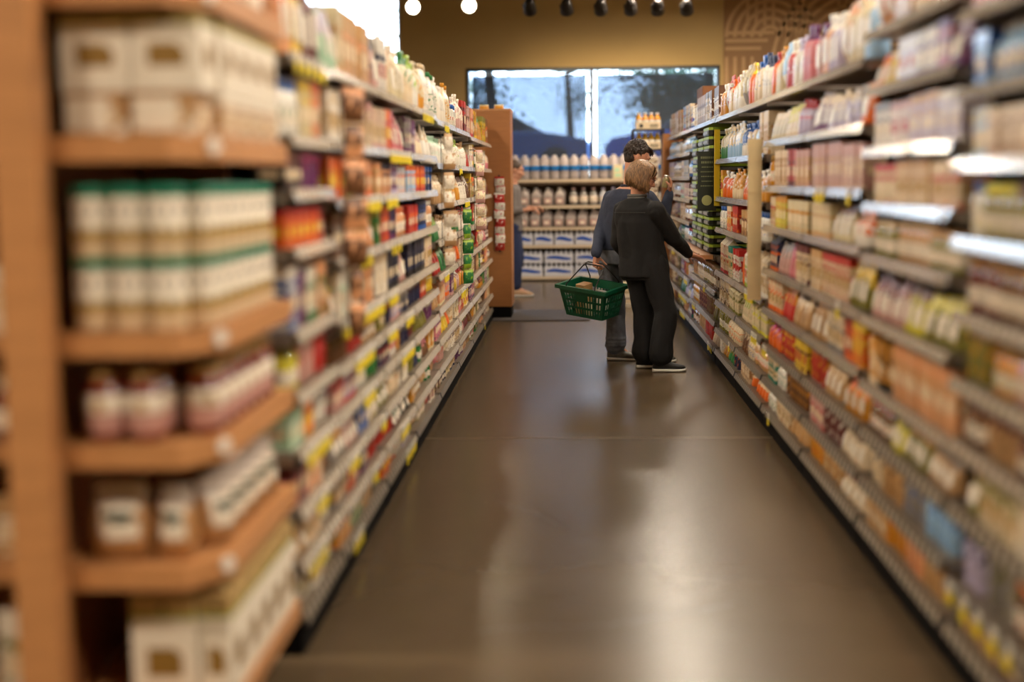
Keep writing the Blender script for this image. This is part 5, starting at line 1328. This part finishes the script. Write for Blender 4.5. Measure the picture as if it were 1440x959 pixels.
wall(B, bl[0], bl[1], bl[3], bl[2], 12, 6, .05, .06, .06, .4, .3)
bo = B.build('basket_body', gb, bk); sm = bo.modifiers.new('t', 'SOLIDIFY'); sm.thickness = .004; sm.offset = 0
B = MB()
for (a0, a1, b0, b1) in ((-tx-.020, tx+.020, -ty_-.020, -ty_+.002), (-tx-.020, tx+.020, ty_-.002, ty_+.020), (-tx-.020, -tx+.002, -ty_+.002, ty_-.002), (tx-.002, tx+.020, -ty_+.002, ty_-.002)):
    B.box(a0, a1, b0, b1, hb_-.004, hb_+.004)
for (a0, a1, b0, b1) in ((-tx-.020, tx+.020, -ty_-.022, -ty_-.018), (-tx-.020, tx+.020, ty_+.018, ty_+.022), (-tx-.023, -tx-.019, -ty_-.02, ty_+.02), (tx+.019, tx+.023, -ty_-.02, ty_+.02)):
    B.box(a0, a1, b0, b1, hb_-.024, hb_+.004)
B.build('rim', gb, bk)
gl_ = TM.inverted() @ (V(grip) - BO)
for sy in (-1, 1):
    B = MB(); top_ = gl_.z-.012+.006*sy; gy = gl_.y + .012*sy; gx = gl_.x
    e0, e1 = V((-.14, sy*(ty_+.01), hb_)), V((.14, sy*(ty_+.01), hb_))
    B.tube([e0-UP*.02, e0+UP*.02, V((gx-.10, gy, top_-.015)), V((gx-.07, gy, top_)), V((gx+.07, gy, top_)), V((gx+.10, gy, top_-.015)), e1+UP*.02, e1-UP*.02], .0052, 8)
    B.build('handle', blackm, bk)
# shopping in the basket
def inb(name, mb, mats, x, y, z, lab, cat, rot=(0,0,0)):
    o = mb.build(name, mats); o.location = BO + TM @ V((x, y, z)); o.rotation_euler = TM.to_euler(); tag(o, lab, cat)
m = MB(); m.loft([r_rect(.09, .12, 0, .006), r_rect(.09, .12, .20, .006), r_rect(.088, .118, .238, .006)], [0, 1], False); m.box(-.03, .03, -.001, 0, .05, .14, 1)
inb('paper_packet', m, [plain('kraft'), plain('tan')], -.085, -.055, .004, 'tan paper packet standing in the left end of the green basket', 'packet')
m = MB(); rr = [r_lens(.11*kw, .07*kt, .20*z, 0, 16, .002) for z, kw, kt in [(0,.95,.8),(.1,1,1),(.6,1,.9),(.85,.95,.4),(1,.95,.08)]]; m.loft(rr, [0,0,0,1], True)
inb('white_pouch', m, [plain('white'), plain('grey')], .075, .03, .004, 'white pouch standing in the right end of the green basket', 'pouch')
m = MB(); m.loft([r_round(.036*k, .11*z, 18) for z, k in [(0,.95),(.02,1),(.97,1),(1,.95)]], 0)
inb('white_tin', m, [plain('ivory')], .0, -.055, .004, 'pale tin in the middle of the green basket', 'tin')

# ------------------------------------------------------------ picture
vs_ = SC.view_settings; vs_.view_transform = 'Standard'; vs_.look = 'None'; vs_.gamma = 1; vs_.use_curve_mapping = False; vs_.exposure = EXPO
